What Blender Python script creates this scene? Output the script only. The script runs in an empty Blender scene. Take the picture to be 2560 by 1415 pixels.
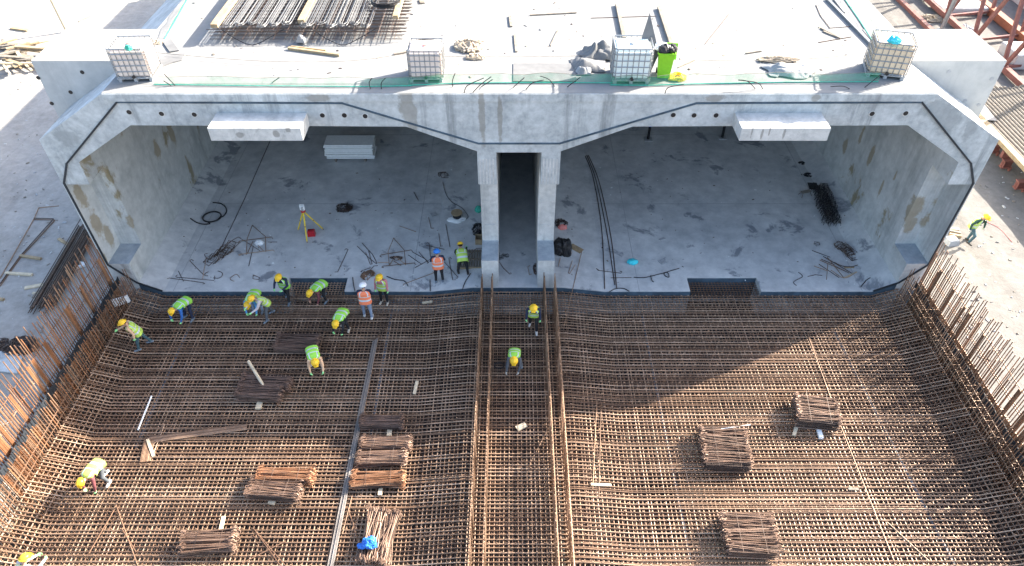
import bpy, bmesh, math, random
import numpy as np
from mathutils import Vector, Matrix, Quaternion
random.seed(7)
R = math.radians
S = bpy.context.scene
COL = S.collection
# ---------------- camera
F, CXP, CYP = 1765.0, 1280.0, 707.5
PITCH, CAM = R(43.15), Vector((-0.3, -21.8, 20.8))
cd = bpy.data.cameras.new("camera"); cam = bpy.data.objects.new("camera", cd); COL.objects.link(cam)
cd.sensor_width = 36.0; cd.lens = 36.0 * F / 2560.0; cd.clip_end = 2000.0; cd.clip_start = 0.1
cam.location = CAM; cam.rotation_euler = (math.pi/2 - PITCH, 0, 0); S.camera = cam
# ---------------- sky, sun, exposure
SUN = Vector((1.62, 0.77, 1.0)).normalized()
w = bpy.data.worlds.new("World"); S.world = w; w.use_nodes = True
nt = w.node_tree; bg = nt.nodes["Background"]
sky = nt.nodes.new("ShaderNodeTexSky"); sky.sky_type = 'NISHITA'; sky.sun_disc = False
sky.sun_elevation = math.asin(SUN.z); sky.sun_rotation = math.atan2(SUN.x, SUN.y)
sky.air_density = 1.0; sky.dust_density = 3.0; sky.ozone_density = 1.0
nt.links.new(sky.outputs[0], bg.inputs[0]); bg.inputs[1].default_value = 0.13
ld = bpy.data.lights.new("sun", 'SUN'); sun = bpy.data.objects.new("sun", ld); COL.objects.link(sun)
ld.energy = 5.0; ld.angle = R(0.53); ld.color = (1.0, 0.92, 0.80)
sun.rotation_euler = (-SUN).to_track_quat('-Z', 'Y').to_euler(); sun.location = (60, 30, 60)
S.view_settings.view_transform = 'Standard'; S.view_settings.look = 'None'
S.view_settings.exposure = 2.22; S.view_settings.gamma = 1.0
S.render.engine = 'CYCLES'; S.render.resolution_x = 1024; S.render.resolution_y = 566
S.cycles.max_bounces = 6; S.cycles.diffuse_bounces = 4

# ---------------- pixel helpers (pixels of the 2560 x 1415 photograph -> points on a plane)
def ray(px, py):
    u = (px - CXP) / F; v = (py - CYP) / F
    return Vector((u, math.cos(PITCH) - v*math.sin(PITCH), -math.sin(PITCH) - v*math.cos(PITCH)))
def atz(px, py, z=0.0):
    d = ray(px, py); return CAM + d * ((z - CAM.z) / d.z)
def aty(px, py, y=0.0):
    d = ray(px, py); return CAM + d * ((y - CAM.y) / d.y)
def atx(px, py, x):
    d = ray(px, py); return CAM + d * ((x - CAM.x) / d.x)
X0 = -0.05; FZ = -0.12; RZ = 9.17; GL = 0.2; GR = 0.2
def floor_z(x):
    a = abs(x - X0)
    return float(np.interp(a, [0, 1.9, 3.7, 15.15, 16.05], [0.12, 0.12, FZ, FZ, 0.36]))
def mat_z(x):
    a = abs(x - X0)
    return float(np.interp(a, [0, 1.9, 3.7, 15.1, 16.2], [-0.08, -0.08, -0.32, -0.32, 0.12]))
def atf(px, py, dz=0.0):
    z = FZ
    for _ in range(4):
        p = atz(px, py, z + dz); z = floor_z(p.x)
    return atz(px, py, z + dz)
def atm(px, py, dz=0.0):
    z = -0.3
    for _ in range(4):
        p = atz(px, py, z + dz); z = mat_z(p.x)
    return atz(px, py, z + dz)

# ---------------- materials
def new_mat(name):
    m = bpy.data.materials.new(name); m.use_nodes = True
    n = m.node_tree; b = n.nodes["Principled BSDF"]; b.inputs["Specular IOR Level"].default_value = 0.3
    return m, n, b
def N(n, t, **k):
    o = n.nodes.new(t)
    for a, v in k.items(): setattr(o, a, v)
    return o
def pos_node(n, scale=(1, 1, 1), obj=False):
    if obj:
        g = N(n, "ShaderNodeTexCoord"); src = g.outputs["Object"]
    else:
        g = N(n, "ShaderNodeNewGeometry"); src = g.outputs["Position"]
    mp = N(n, "ShaderNodeMapping"); mp.inputs["Scale"].default_value = scale
    n.links.new(src, mp.inputs["Vector"]); return mp.outputs[0]
def noise(n, vec, scale, detail=6, rough=0.6, dist=0.0):
    t = N(n, "ShaderNodeTexNoise"); t.inputs["Scale"].default_value = scale; t.inputs["Detail"].default_value = detail
    t.inputs["Roughness"].default_value = rough; t.inputs["Distortion"].default_value = dist
    n.links.new(vec, t.inputs["Vector"]); return t.outputs["Fac"]
def ramp(n, fac, stops):
    r = N(n, "ShaderNodeValToRGB"); e = r.color_ramp.elements
    while len(e) < len(stops): e.new(0.5)
    for i, (p, c) in enumerate(stops):
        e[i].position = p; e[i].color = (c, c, c, 1) if isinstance(c, (int, float)) else (*c, 1)
    n.links.new(fac, r.inputs[0]); return r.outputs[0]
def mix(n, fac, a, b, blend='MIX'):
    x = N(n, "ShaderNodeMix", data_type='RGBA', blend_type=blend)
    for i, v in ((0, fac), (6, a), (7, b)):
        if hasattr(v, "is_linked") or hasattr(v, "node"): n.links.new(v, x.inputs[i])
        elif i == 0: x.inputs[0].default_value = v
        else: x.inputs[i].default_value = (*v, 1)
    return x.outputs[2]
def bump(n, b, fac, strength=0.3, dist=0.02):
    u = N(n, "ShaderNodeBump"); u.inputs["Strength"].default_value = strength; u.inputs["Distance"].default_value = dist
    n.links.new(fac, u.inputs["Height"]); n.links.new(u.outputs[0], b.inputs["Normal"])
def plain(name, c, rough=0.6, var=0.12, scale=8.0, metal=0.0, obj=True):
    m, n, b = new_mat(name); v = pos_node(n, obj=obj)
    f = noise(n, v, scale, 4)
    lo = tuple(x*(1-var) for x in c); hi = tuple(min(1, x*(1+var)) for x in c)
    n.links.new(ramp(n, f, [(0.3, lo), (0.7, hi)]), b.inputs["Base Color"])
    b.inputs["Roughness"].default_value = rough; b.inputs["Metallic"].default_value = metal
    return m
def mth(n, op, a, b=0.0, clamp=False):
    x = N(n, "ShaderNodeMath", operation=op, use_clamp=clamp)
    for i, v in enumerate((a, b)):
        if hasattr(v, "node"): n.links.new(v, x.inputs[i])
        else: x.inputs[i].default_value = v
    return x.outputs[0]
def blotches(n, c, pts, color, amount=0.85):      # stains of their own shape at given places on a surface
    g = N(n, "ShaderNodeNewGeometry"); wob = noise(n, g.outputs["Position"], 2.3, 7, 0.7); wob = mth(n, 'MULTIPLY', mth(n, 'SUBTRACT', wob, 0.5), 1.9)
    tot = None
    for p, sx, sz in pts:
        d = N(n, "ShaderNodeVectorMath", operation='SUBTRACT'); n.links.new(g.outputs["Position"], d.inputs[0]); d.inputs[1].default_value = p
        s = N(n, "ShaderNodeVectorMath", operation='MULTIPLY'); n.links.new(d.outputs[0], s.inputs[0]); s.inputs[1].default_value = (1/sx, 1/sx, 1/sz)
        l = N(n, "ShaderNodeVectorMath", operation='LENGTH'); n.links.new(s.outputs[0], l.inputs[0])
        m = mth(n, 'MULTIPLY', mth(n, 'SUBTRACT', 1.0, mth(n, 'ADD', l.outputs["Value"], wob)), 3.5, True)
        tot = m if tot is None else mth(n, 'MAXIMUM', tot, m)
    return mix(n, mth(n, 'MULTIPLY', tot, amount), c, color)
def concrete(name, dark, light, big=0.35, fine=3.0, streak=0.0, stain=None, stain_th=0.62, speck=0.25, spots=None):
    m, n, b = new_mat(name); v = pos_node(n)
    f1 = noise(n, v, big, 8, 0.62, 0.6); f2 = noise(n, v, fine, 8, 0.7)
    c = ramp(n, f1, [(0.32, dark), (0.68, light)])
    c = mix(n, 0.5, c, ramp(n, f2, [(0.3, tuple(x*0.86 for x in dark)), (0.75, tuple(min(1, x*1.1) for x in light))]))
    if streak:
        vs = pos_node(n, (1.1, 0.5, 0.07)); fs = noise(n, vs, 1.0, 9, 0.72)
        c = mix(n, ramp(n, fs, [(0.545, 0.0), (0.70, streak)]), c, tuple(x*0.55 for x in dark))
    if stain:
        vt = pos_node(n, (1, 1, 0.55)); ft = noise(n, vt, 0.55, 9, 0.66, 0.4)
        c = mix(n, ramp(n, ft, [(stain_th, 0.0), (stain_th+0.05, 0.8)]), c, stain)
    if speck:
        fp = noise(n, v, 26.0, 3, 0.5)
        c = mix(n, ramp(n, fp, [(0.66, 0.0), (0.72, speck)]), c, tuple(x*0.35 for x in dark))
    for pts, colr, am in (spots or []): c = blotches(n, c, pts, colr, am)
    n.links.new(c, b.inputs["Base Color"]); b.inputs["Roughness"].default_value = 0.85
    bump(n, b, f2, 0.25, 0.03)
    return m
M = {}
M['face'] = concrete('face_concrete', (0.235, 0.26, 0.27), (0.56, 0.59, 0.60), 1.0, 4.2, 0.8, (0.22, 0.22, 0.205), 0.655, 0.25, [([(aty(x, y), a, c) for x, y, a, c in ((1018,262,.32,.9),(1030,300,.22,.8),(1205,280,.13,1.5),(795,244,.5,.16),(1788,244,.4,.16),(2040,243,.2,.16),(1250,290,.10,1.2))], (0.20, 0.185, 0.155), .6), ([(aty(x, y), a, c) for x, y, a, c in ((2345,275,.6,.5),(2370,300,.5,.55),(2425,325,.25,.5),(170,345,.5,.4))], (0.23, 0.25, 0.255), .6)])
M['deck'] = concrete('deck_concrete', (0.195, 0.195, 0.193), (0.24, 0.24, 0.236), 0.25, 2.0, 0, None, 0.6, 0.2)
M['floor'] = concrete('floor_concrete', (0.33, 0.345, 0.36), (0.70, 0.70, 0.68), 0.20, 1.4, 0, (0.17, 0.185, 0.21), 0.585, 0.4)
M['inner'] = concrete('inner_wall_concrete', (0.36, 0.39, 0.395), (0.64, 0.66, 0.655), 0.5, 2.4, 0.6, (0.24, 0.195, 0.10), 0.60, 0.2, [([(atx(x, y, -16.05), a, c) for x, y, a, c in ((263,437,.42,.5),(292,505,.4,.35),(330,560,.3,.45),(430,330,.3,.8),(395,375,.3,.5))]+[(atx(x, y, -16.93), a, c) for x, y, a, c in ((205,490,.35,.7),(245,560,.35,.7),(275,590,.3,.6))]+[(aty(x, y, 1.3), a, c) for x, y, a, c in ((2282,525,.4,.75),(2275,560,.3,.5))]+[(atx(x, y, 15.95), a, c) for x, y, a, c in ((2110,365,.25,.5),(2175,390,.22,.7),(2200,470,.12,.5),(2235,440,.1,.4),(2150,340,.15,.6))]+[(atx(x, y, 16.83), a, c) for x, y, a, c in ((2330,500,.25,.5),(2310,545,.3,.5))], (0.27, 0.21, 0.11), .65)])
M['ledge'] = concrete('bluish_seal_concrete', (0.24, 0.28, 0.31), (0.42, 0.46, 0.49), 1.5, 4.0)
M['wallend'] = concrete('wall_end_concrete', (0.34, 0.35, 0.35), (0.62, 0.62, 0.60), 0.9, 4.0, 0.5, (0.24, 0.235, 0.225), 0.615, 0.5, [([(aty(x, y, -1.02), a, c) for x, y, a, c in ((1905,335,.05,.25),(1925,325,.04,.3),(1960,335,.05,.25),(1880,330,.04,.25),(600,338,.15,.12),(690,335,.12,.14),(720,325,.1,.1))], (0.20, 0.195, 0.18), .7)])
M['block'] = concrete('block_concrete', (0.36, 0.365, 0.36), (0.48, 0.48, 0.465), 0.4, 2.0, 0.25, None, 0.6, 0.1)
M['blind'] = concrete('blinding_concrete', (0.03, 0.028, 0.026), (0.06, 0.056, 0.052), 0.6, 3.0)  # colour near black: the shade under the mats is put into it
def ground_mat(nm, k):
    m, n, b = new_mat(nm); v = pos_node(n)
    f1 = noise(n, v, 0.16, 9, 0.62, 0.8); f2 = noise(n, v, 2.6, 9, 0.72); f3 = noise(n, pos_node(n, (0.9, 0.06, 1)), 1.0, 6, 0.6, 0.4)
    c = ramp(n, f1, [(0.30, (0.20, 0.187, 0.17)), (0.52, (0.275, 0.26, 0.24)), (0.7, (0.35, 0.333, 0.31))])
    c = mix(n, ramp(n, f3, [(0.52, 0.0), (0.66, 0.6)]), c, (0.135, 0.123, 0.11))
    c = mix(n, 0.4, c, ramp(n, f2, [(0.3, (0.125, 0.117, 0.106)), (0.7, (0.37, 0.352, 0.33))]))
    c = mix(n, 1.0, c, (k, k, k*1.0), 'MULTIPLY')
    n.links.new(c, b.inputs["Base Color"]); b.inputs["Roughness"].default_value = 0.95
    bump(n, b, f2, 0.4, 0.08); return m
M['dirt'] = ground_mat('dusty_dirt', 1.16); M['dirt_right'] = ground_mat('sun_dimmed_dirt', 0.58)  # same earth; right copy darkened so full sun does not whiten it
def rust_mat(name, a, bcol, c, hue=0.0):
    m, n, b = new_mat(name); oi = N(n, "ShaderNodeObjectInfo")
    v = pos_node(n); f = noise(n, v, 1.7, 5, 0.65)
    rnd = ramp(n, oi.outputs["Random"], [(0.0, a), (0.5, bcol), (1.0, c)])
    col = mix(n, ramp(n, f, [(0.38, 0.0), (0.66, 0.55)]), rnd, tuple(x*0.6 for x in a))
    n.links.new(col, b.inputs["Base Color"]); b.inputs["Roughness"].default_value = 0.52
    b.inputs["Metallic"].default_value = 0.3; b.inputs["Specular IOR Level"].default_value = 0.5
    return m
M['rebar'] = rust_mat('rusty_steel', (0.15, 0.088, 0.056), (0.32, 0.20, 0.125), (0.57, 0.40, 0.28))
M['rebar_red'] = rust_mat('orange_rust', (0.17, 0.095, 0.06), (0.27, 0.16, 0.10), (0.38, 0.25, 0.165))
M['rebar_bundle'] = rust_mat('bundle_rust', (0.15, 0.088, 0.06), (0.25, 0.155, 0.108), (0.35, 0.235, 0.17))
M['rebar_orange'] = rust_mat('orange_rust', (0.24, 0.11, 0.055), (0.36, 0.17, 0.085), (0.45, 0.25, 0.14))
M['rebar_shaded'] = rust_mat('shaded_rust', (0.11, 0.068, 0.05), (0.17, 0.105, 0.078), (0.25, 0.155, 0.115))  # shade is mixed into this rust colour, for bars lying out of the sun
M['steel_pale'] = rust_mat('pale_steel', (0.20, 0.18, 0.165), (0.30, 0.27, 0.25), (0.40, 0.365, 0.34))
M['rebar_dark'] = rust_mat('dark_steel', (0.06, 0.042, 0.036), (0.10, 0.066, 0.05), (0.15, 0.095, 0.07))
M['steel_grey'] = rust_mat('grey_steel', (0.09, 0.095, 0.105), (0.15, 0.155, 0.165), (0.22, 0.215, 0.21))
M['gasket'] = plain('black_rubber', (0.025, 0.03, 0.037), 0.6)
M['duct'] = plain('blue_grey_duct', (0.10, 0.125, 0.16), 0.5, 0.3, 6)
M['gasket_blue'] = plain('blue_grey_seal', (0.05, 0.08, 0.11), 0.6, 0.4, 2.0, obj=False)
M['black'] = plain('black_plastic', (0.018, 0.018, 0.02), 0.42)
M['wood'] = plain('timber', (0.32, 0.24, 0.145), 0.8, 0.25, 5.0)
M['wood_pale'] = plain('pale_timber', (0.50, 0.42, 0.30), 0.8, 0.2, 5.0)
M['wood_grey'] = plain('weathered_timber', (0.20, 0.175, 0.145), 0.85, 0.3, 5.0)
M['red'] = plain('red_paint', (0.20, 0.08, 0.065), 0.5, 0.25, 3.0)
M['orange_paint'] = plain('orange_paint', (0.27, 0.10, 0.055), 0.5, 0.2, 3.0)
M['white'] = plain('white_plastic', (0.76, 0.77, 0.76), 0.5, 0.06)
M['grey'] = plain('grey_plastic', (0.33, 0.34, 0.35), 0.6, 0.15)
M['silver'] = plain('galvanised_steel', (0.26, 0.27, 0.28), 0.4, 0.15, 8, 0.6)
M['felt'] = plain('grey_felt', (0.15, 0.152, 0.155), 0.95, 0.15, 3)
M['cloth'] = plain('pale_cloth', (0.26, 0.265, 0.27), 0.9, 0.15, 3)
M['rope'] = plain('rope_fibre', (0.36, 0.30, 0.23), 0.95, 0.3, 10)
M['netgreen'] = plain('green_net_edge', (0.05, 0.36, 0.26), 0.8, 0.2)
M['lime'] = plain('lime_plastic', (0.20, 0.47, 0.02), 0.4, 0.08)
M['blue'] = plain('blue_plastic', (0.03, 0.16, 0.55), 0.4, 0.2)
M['cyan'] = plain('cyan_plastic', (0.05, 0.55, 0.62), 0.4, 0.2)
M['yellow'] = plain('yellow_paint', (0.75, 0.55, 0.05), 0.5, 0.1)
M['redbox'] = plain('red_plastic', (0.45, 0.02, 0.03), 0.4, 0.1)
M['pinkcap'] = plain('red_cap', (0.75, 0.25, 0.22), 0.5, 0.1)
M['tankpink'] = plain('filled_tank_plastic', (0.66, 0.57, 0.51), 0.45, 0.05, 2)
M['tanktan'] = plain('tan_tank_plastic', (0.70, 0.56, 0.40), 0.45, 0.05, 2)
M['tankwhite'] = plain('clear_tank_plastic', (0.68, 0.74, 0.72), 0.45, 0.05, 2)
def net_mat():
    m, n, b = new_mat('green_netting'); b.inputs["Base Color"].default_value = (0.06, 0.37, 0.19, 1); b.inputs["Roughness"].default_value = 0.9
    tr = N(n, "ShaderNodeBsdfTransparent"); mx = N(n, "ShaderNodeMixShader")
    f = noise(n, pos_node(n), 1.2, 4); r = ramp(n, f, [(0.32, 0.10), (0.68, 0.45)])
    n.links.new(r, mx.inputs[0]); n.links.new(tr.outputs[0], mx.inputs[1]); n.links.new(b.outputs[0], mx.inputs[2])
    n.links.new(mx.outputs[0], n.nodes["Material Output"].inputs[0]); return m
M['net'] = net_mat()

# ---------------- mesh builder
class MB:
    def __init__(s): s.v = []; s.f = []; s.m = []
    def add(s, vs, fs, mi=0):
        o = len(s.v); s.v.extend([tuple(v) for v in vs]); s.f.extend([tuple(i+o for i in f) for f in fs]); s.m.extend([mi]*len(fs)); return s
    def box(s, c, d, rot=None, mi=0, taper=1.0):
        hx, hy, hz = d[0]/2, d[1]/2, d[2]/2; vs = []
        for z, t in ((-hz, 1.0), (hz, taper)):
            for x, y in ((-hx, -hy), (hx, -hy), (hx, hy), (-hx, hy)): vs.append(Vector((x*t, y*t, z)))
        if rot is not None:
            q = Matrix.Rotation(rot, 3, 'Z') if isinstance(rot, (int, float)) else rot
            vs = [q @ v for v in vs]
        c = Vector(c); return s.add([v+c for v in vs], [(3,2,1,0),(4,5,6,7),(0,1,5,4),(1,2,6,5),(2,3,7,6),(3,0,4,7)], mi)
    def beam(s, a, b, w, h, mi=0, roll=0.0):
        a, b = Vector(a), Vector(b); d = b-a; q = d.to_track_quat('Y', 'Z').to_matrix() @ Matrix.Rotation(roll, 3, 'Y')
        return s.box((a+b)/2, (w, d.length, h), q, mi)
    def tube(s, pts, r, n=6, mi=0, closed=False, caps=True):
        P = [Vector(p) for p in pts]; k = len(P); rs = r if isinstance(r, (list, tuple)) else [r]*k
        up = None; vs = []
        for i in range(k):
            if closed: t = P[(i+1) % k]-P[i-1]
            else: t = P[min(i+1, k-1)]-P[max(i-1, 0)]
            if t.length < 1e-9: t = Vector((0, 0, 1))
            t.normalize()
            if up is None:
                up = t.orthogonal()
            up = (up - t*up.dot(t))
            up = up.normalized() if up.length > 1e-6 else t.orthogonal().normalized()
            sd = t.cross(up)
            for j in range(n):
                a = 2*math.pi*j/n; vs.append(P[i] + (up*math.cos(a)+sd*math.sin(a))*rs[i])
        fs = []
        for i in range(k if closed else k-1):
            i2 = (i+1) % k
            for j in range(n): fs.append((i*n+j, i*n+(j+1) % n, i2*n+(j+1) % n, i2*n+j))
        if caps and not closed: fs += [tuple(range(n-1, -1, -1)), tuple((k-1)*n+j for j in range(n))]
        return s.add(vs, fs, mi)
    def prism(s, poly, y0, y1, mi=0):            # polygon in x,z extruded along y
        n = len(poly); vs = [(x, y0, z) for x, z in poly]+[(x, y1, z) for x, z in poly]
        A = sum(poly[i][0]*poly[(i+1) % n][1]-poly[(i+1) % n][0]*poly[i][1] for i in range(n))
        fs = [tuple(range(n)), tuple(range(2*n-1, n-1, -1))] + [(i, i+n, (i+1) % n+n, (i+1) % n) for i in range(n)]
        if A < 0: fs = [tuple(reversed(f)) for f in fs]
        return s.add(vs, fs, mi)
    def lathe(s, prof, c=(0,0,0), n=16, mi=0, mat=None):
        vs = []; c = Vector(c); k = len(prof)
        for r, z in prof:
            for j in range(n):
                a = 2*math.pi*j/n; v = Vector((r*math.cos(a), r*math.sin(a), z)); vs.append((mat @ v if mat else v)+c)
        fs = [(i*n+j, i*n+(j+1) % n, (i+1)*n+(j+1) % n, (i+1)*n+j) for i in range(k-1) for j in range(n)]
        fs += [tuple(range(n-1, -1, -1)), tuple((k-1)*n+j for j in range(n))]
        return s.add(vs, fs, mi)
    def sheet(s, c, sx, sy, nx, ny, fn, mi=0, thick=0.015):   # crumpled sheet; fn(u,v)->Vector offset
        top = []
        for j in range(ny+1):
            for i in range(nx+1):
                u, v = i/nx, j/ny; top.append(Vector(c)+fn(u, v, Vector(((u-.5)*sx, (v-.5)*sy, 0))))
        q = (nx+1); fs = [(j*q+i, j*q+i+1, (j+1)*q+i+1, (j+1)*q+i) for j in range(ny) for i in range(nx)]
        n0 = len(top); bot = [t-Vector((0, 0, thick)) for t in top]
        fb = [tuple(i+n0 for i in reversed(f)) for f in fs]
        return s.add(top+bot, fs+fb, mi)
    def mesh(s, name, mats, smooth=False):
        me = bpy.data.meshes.new(name); me.from_pydata(s.v, [], s.f)
        for m in (mats if isinstance(mats, (list, tuple)) else [mats]): me.materials.append(M[m] if isinstance(m, str) else m)
        if any(s.m): me.polygons.foreach_set("material_index", s.m)
        if smooth: me.polygons.foreach_set("use_smooth", [True]*len(s.f))
        me.update(); return me
    def build(s, name, mats, parent=None, smooth=False):
        return link(name, s.mesh(name, mats, smooth), parent)
def link(name, me, parent=None, mw=None):
    o = bpy.data.objects.new(name, me); COL.objects.link(o)
    if parent is not None: o.parent = parent
    if mw is not None: o.matrix_basis = mw
    return o
LABELS = {}
def tag(o, label, cat, group=None, kind=None):
    o['label'] = label; o['category'] = cat
    if group: o['group'] = group
    o['kind'] = kind or 'thing'
    return o
def thing(name, label, cat, loc=(0,0,0), rz=0.0, group=None):
    o = bpy.data.objects.new(name, None); COL.objects.link(o); o.location = loc; o.rotation_euler = (0, 0, rz)
    o.empty_display_size = 0.2
    return tag(o, label, cat, group)
def struct(o): o['kind'] = 'structure'; return o
def T4(p, rz=0.0, rx=0.0, ry=0.0): return Matrix.Translation(Vector(p)) @ Matrix.Rotation(rz, 4, 'Z') @ Matrix.Rotation(ry, 4, 'Y') @ Matrix.Rotation(rx, 4, 'X')
def vnoise(p, s=1.0):
    from mathutils import noise as nz
    return nz.noise(Vector(p)*s)
# ================= the setting
def rect_sheet(mb, x0, x1, y0, y1, z, nx=1, ny=1, amp=0.0):
    vs = []; 
    for j in range(ny+1):
        for i in range(nx+1):
            x = x0+(x1-x0)*i/nx; y = y0+(y1-y0)*j/ny
            vs.append((x, y, z+amp*(vnoise((x, y, 0), 0.35)+0.5*vnoise((x, y, 3), 1.1))))
    q = nx+1; mb.add(vs, [(j*q+i, j*q+i+1, (j+1)*q+i+1, (j+1)*q+i) for j in range(ny) for i in range(nx)])
g = MB()
rect_sheet(g, -45, -17.22, -24, 44, GL, 90, 200, 0.07)
rect_sheet(g, 17.12, 45, -24, 44, GR, 90, 200, 0.05)
rect_sheet(g, -400, -45, -24, 44, GL); rect_sheet(g, 45, 400, -24, 44, GR)
rect_sheet(g, -400, 400, 44, 400, GL); rect_sheet(g, -400, 400, -400, -24, GL)
g.add([(-17.22,-24,GL+.1),(-17.22,-24,-1.7),(-17.22,44,-1.7),(-17.22,44,GL+.1)], [(0,1,2,3)])
g.add([(17.12,-24,GR+.1),(17.12,-24,-1.7),(17.12,44,-1.7),(17.12,44,GR+.1)], [(3,2,1,0)])
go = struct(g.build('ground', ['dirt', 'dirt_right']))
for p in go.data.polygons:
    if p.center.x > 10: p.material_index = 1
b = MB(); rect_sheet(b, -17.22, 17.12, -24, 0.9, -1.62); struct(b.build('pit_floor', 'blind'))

# ---------------- the concrete tunnel
L = 36.0
tun = thing('concrete_tunnel', 'big twin-cell concrete road tunnel portal with a narrow central corridor', 'tunnel')
def xs(p): return [(x+X0, z) for x, z in p]
hw = 17.07
up = MB()
up.prism(xs([(-hw,5.42),(-16.05,5.42),(-16.05,6.4),(-13.6,7.93),(-3.97,7.88),(-1.51,6.87),(-1.51,5.42),(-0.82,5.42),(-0.82,6.82),(0.82,6.82),(0.82,5.42),(1.51,5.42),(1.51,6.87),(3.97,7.88),(13.6,7.93),(16.05,6.4),(16.05,5.42),(hw,5.42),(hw,7.34),(14.13,RZ-.02),(-14.13,RZ-.02),(-hw,7.34)]), 0, L)
ro = up.build('roof_slab', ['face', 'inner', 'wallend'], tun)
for p in ro.data.polygons:
    c, nn = p.center, p.normal
    if abs(nn.y) < .5 and nn.z < 0.3 and abs(c.x) > 13.7 and abs(c.x) < 16.2: p.material_index = 1
# roof top skin as deck concrete, with a step line near the front edge
dk = MB()
dk.prism(xs([(-14.13,RZ-.02),(14.13,RZ-.02),(14.13,RZ),(-14.13,RZ)]), 0.0, L)
dk.prism(xs([(-13.9,RZ),(13.9,RZ),(13.9,RZ+.012),(-13.9,RZ+.012)]), 0.62, L)
dk.build('deck_topping', 'deck', tun)
lip = MB(); lip.prism(xs([(-14.12,RZ-.30),(14.12,RZ-.30),(14.12,RZ-.02),(-14.12,RZ-.02)]), -.045, -.001)
lip.build('edge_lip', 'face', tun)
fl = MB()
top = [(-hw,1.45),(-16.05,1.45),(-16.05,.36),(-15.15,FZ),(-3.7,FZ),(-1.9,.12),(-1.51,.12),(-1.51,1.62),(-.82,1.62),(-.82,.12),(.82,.12),(.82,1.62),(1.51,1.62),(1.51,.12),(1.9,.12),(3.7,FZ),(15.15,FZ),(16.05,.36),(16.05,1.45),(hw,1.45)]
fl.prism(xs(top+[(hw,-1.6),(-hw,-1.6)]), 0.86, L)
NL = (-9.98, -7.42); NR = (7.38, 10.42)       # notches in the slab edge
fl.prism(xs(top[:4]+[(NL[0],FZ),(NL[0],-1.6),(-hw,-1.6)]), 0, .858)
fl.prism(xs([(NL[1],FZ)]+top[4:16]+[(NR[0],FZ),(NR[0],-1.6),(NL[1],-1.6)]), 0, .858)
fl.prism(xs([(NR[1],FZ)]+top[16:]+[(hw,-1.6),(NR[1],-1.6)]), 0, .858)
fo = fl.build('floor_slab', ['floor', 'inner', 'wallend', 'wallend', 'ledge'], tun)
for p in fo.data.polygons:
    c, nn = p.center, p.normal
    if nn.y < -.5: p.material_index = 2
    elif abs(nn.x) > .6: p.material_index = 1 if abs(c.x) > 15 else 3
    elif nn.z > .8 and c.z > 1: p.material_index = 4
for sx in (-1, 1):
    wl = MB(); wl.prism(xs([(sx*hw,1.45),(sx*16.93,1.45),(sx*16.93,5.42),(sx*hw,5.42)]), 0, 1.3)
    wl.prism(xs([(sx*hw,1.45),(sx*16.05,1.45),(sx*16.05,5.42),(sx*hw,5.42)]), 1.3, L)
    for k in range(7):        # board-marked ribs on the recess back face
        x = 16.1+.12*k; wl.prism(xs([(sx*x,1.5),(sx*(x+.05),1.5),(sx*(x+.05),5.3),(sx*x,5.3)]), 1.288, 1.3)
    wl.build('side_wall', 'inner', tun)
for a, c in ((-1.51, -.82), (.82, 1.51)):
    ww = MB(); ww.prism(xs([(a,1.62),(c,1.62),(c,5.42),(a,5.42)]), 1.3, L)
    for k in range(5): ww.prism(xs([(a+.06+.12*k,5.45),(a+.12+.12*k,5.45),(a+.12+.12*k,6.55),(a+.06+.12*k,6.55)]), -.012, .0)
    for z in (2.35, 3.6, 4.7): ww.prism(xs([(a+.1,z),(c-.1,z),(c-.1,z+.14),(a+.1,z+.14)]), 1.285, 1.3)
    ww.build('central_wall', 'wallend', tun)
e = MB(); e.prism(xs([(-hw+.02,-1),(hw-.02,-1),(hw-.02,7),(-hw+.02,7)]), L, L+.4); e.build('added_end_cap', 'inner', tun)  # added out of view, so no sky light leaks into the tunnel
for x, ya, yb in ((-14.75,.02,L),(14.75,.02,L),(-4.6,.02,L),(5.2,.02,L)):
    fj = MB(); fj.prism(xs([(x-.012,FZ+.001),(x+.012,FZ+.001),(x+.012,FZ+.005),(x-.012,FZ+.005)]), ya, yb); fj.build('floor_joint', 'grey', tun)
for y in (6.2, 12.6, 19): 
    for xa, xb in ((-15.1,-3.75),(3.75,15.1)): fj = MB(); fj.prism(xs([(xa,FZ+.002),(xb,FZ+.002),(xb,FZ+.006),(xa,FZ+.006)]), y, y+.03); fj.build('floor_joint', 'grey', tun)
# seal strips round the portal face
def ribbon(mb, pts, w, y0=-.03, y1=-.003):
    for (x0, z0), (x1, z1) in zip(pts, pts[1:]):
        d = Vector((x1-x0, z1-z0)); d.normalize(); n = Vector((-d.y, d.x))*w/2; e2 = d*w*.3
        q = [(x0-e2.x+n.x, z0-e2.y+n.y), (x0-e2.x-n.x, z0-e2.y-n.y), (x1+e2.x-n.x, z1+e2.y-n.y), (x1+e2.x+n.x, z1+e2.y+n.y)]
        mb.prism(q, y0, y1); y0 -= .0015
top_seal = xs([(-16.5,6.36),(-13.73,8.83),(-6.05,8.79),(-1.45,7.2),(1.45,7.2),(6.05,8.79),(13.73,8.83),(16.5,6.36)])
sb = MB(); ribbon(sb, top_seal, .06); sb.build('seal_strip', 'gasket_blue', tun)
for sx in (-1, 1):
    sb = MB(); ribbon(sb, xs([(sx*13.73,8.83),(sx*16.5,6.36),(sx*16.97,5.5),(sx*16.93,1.42),(sx*16.1,.42),(sx*15.2,-.07)]), .065, -.05, -.008)
    sb.build('seal_strip', 'gasket', tun)
bb = MB()
def edge_band(pts):
    ps = xs(pts); bb.prism(ps+[(x, z-.38) for x, z in reversed(ps)], -.035, -.004)
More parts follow.
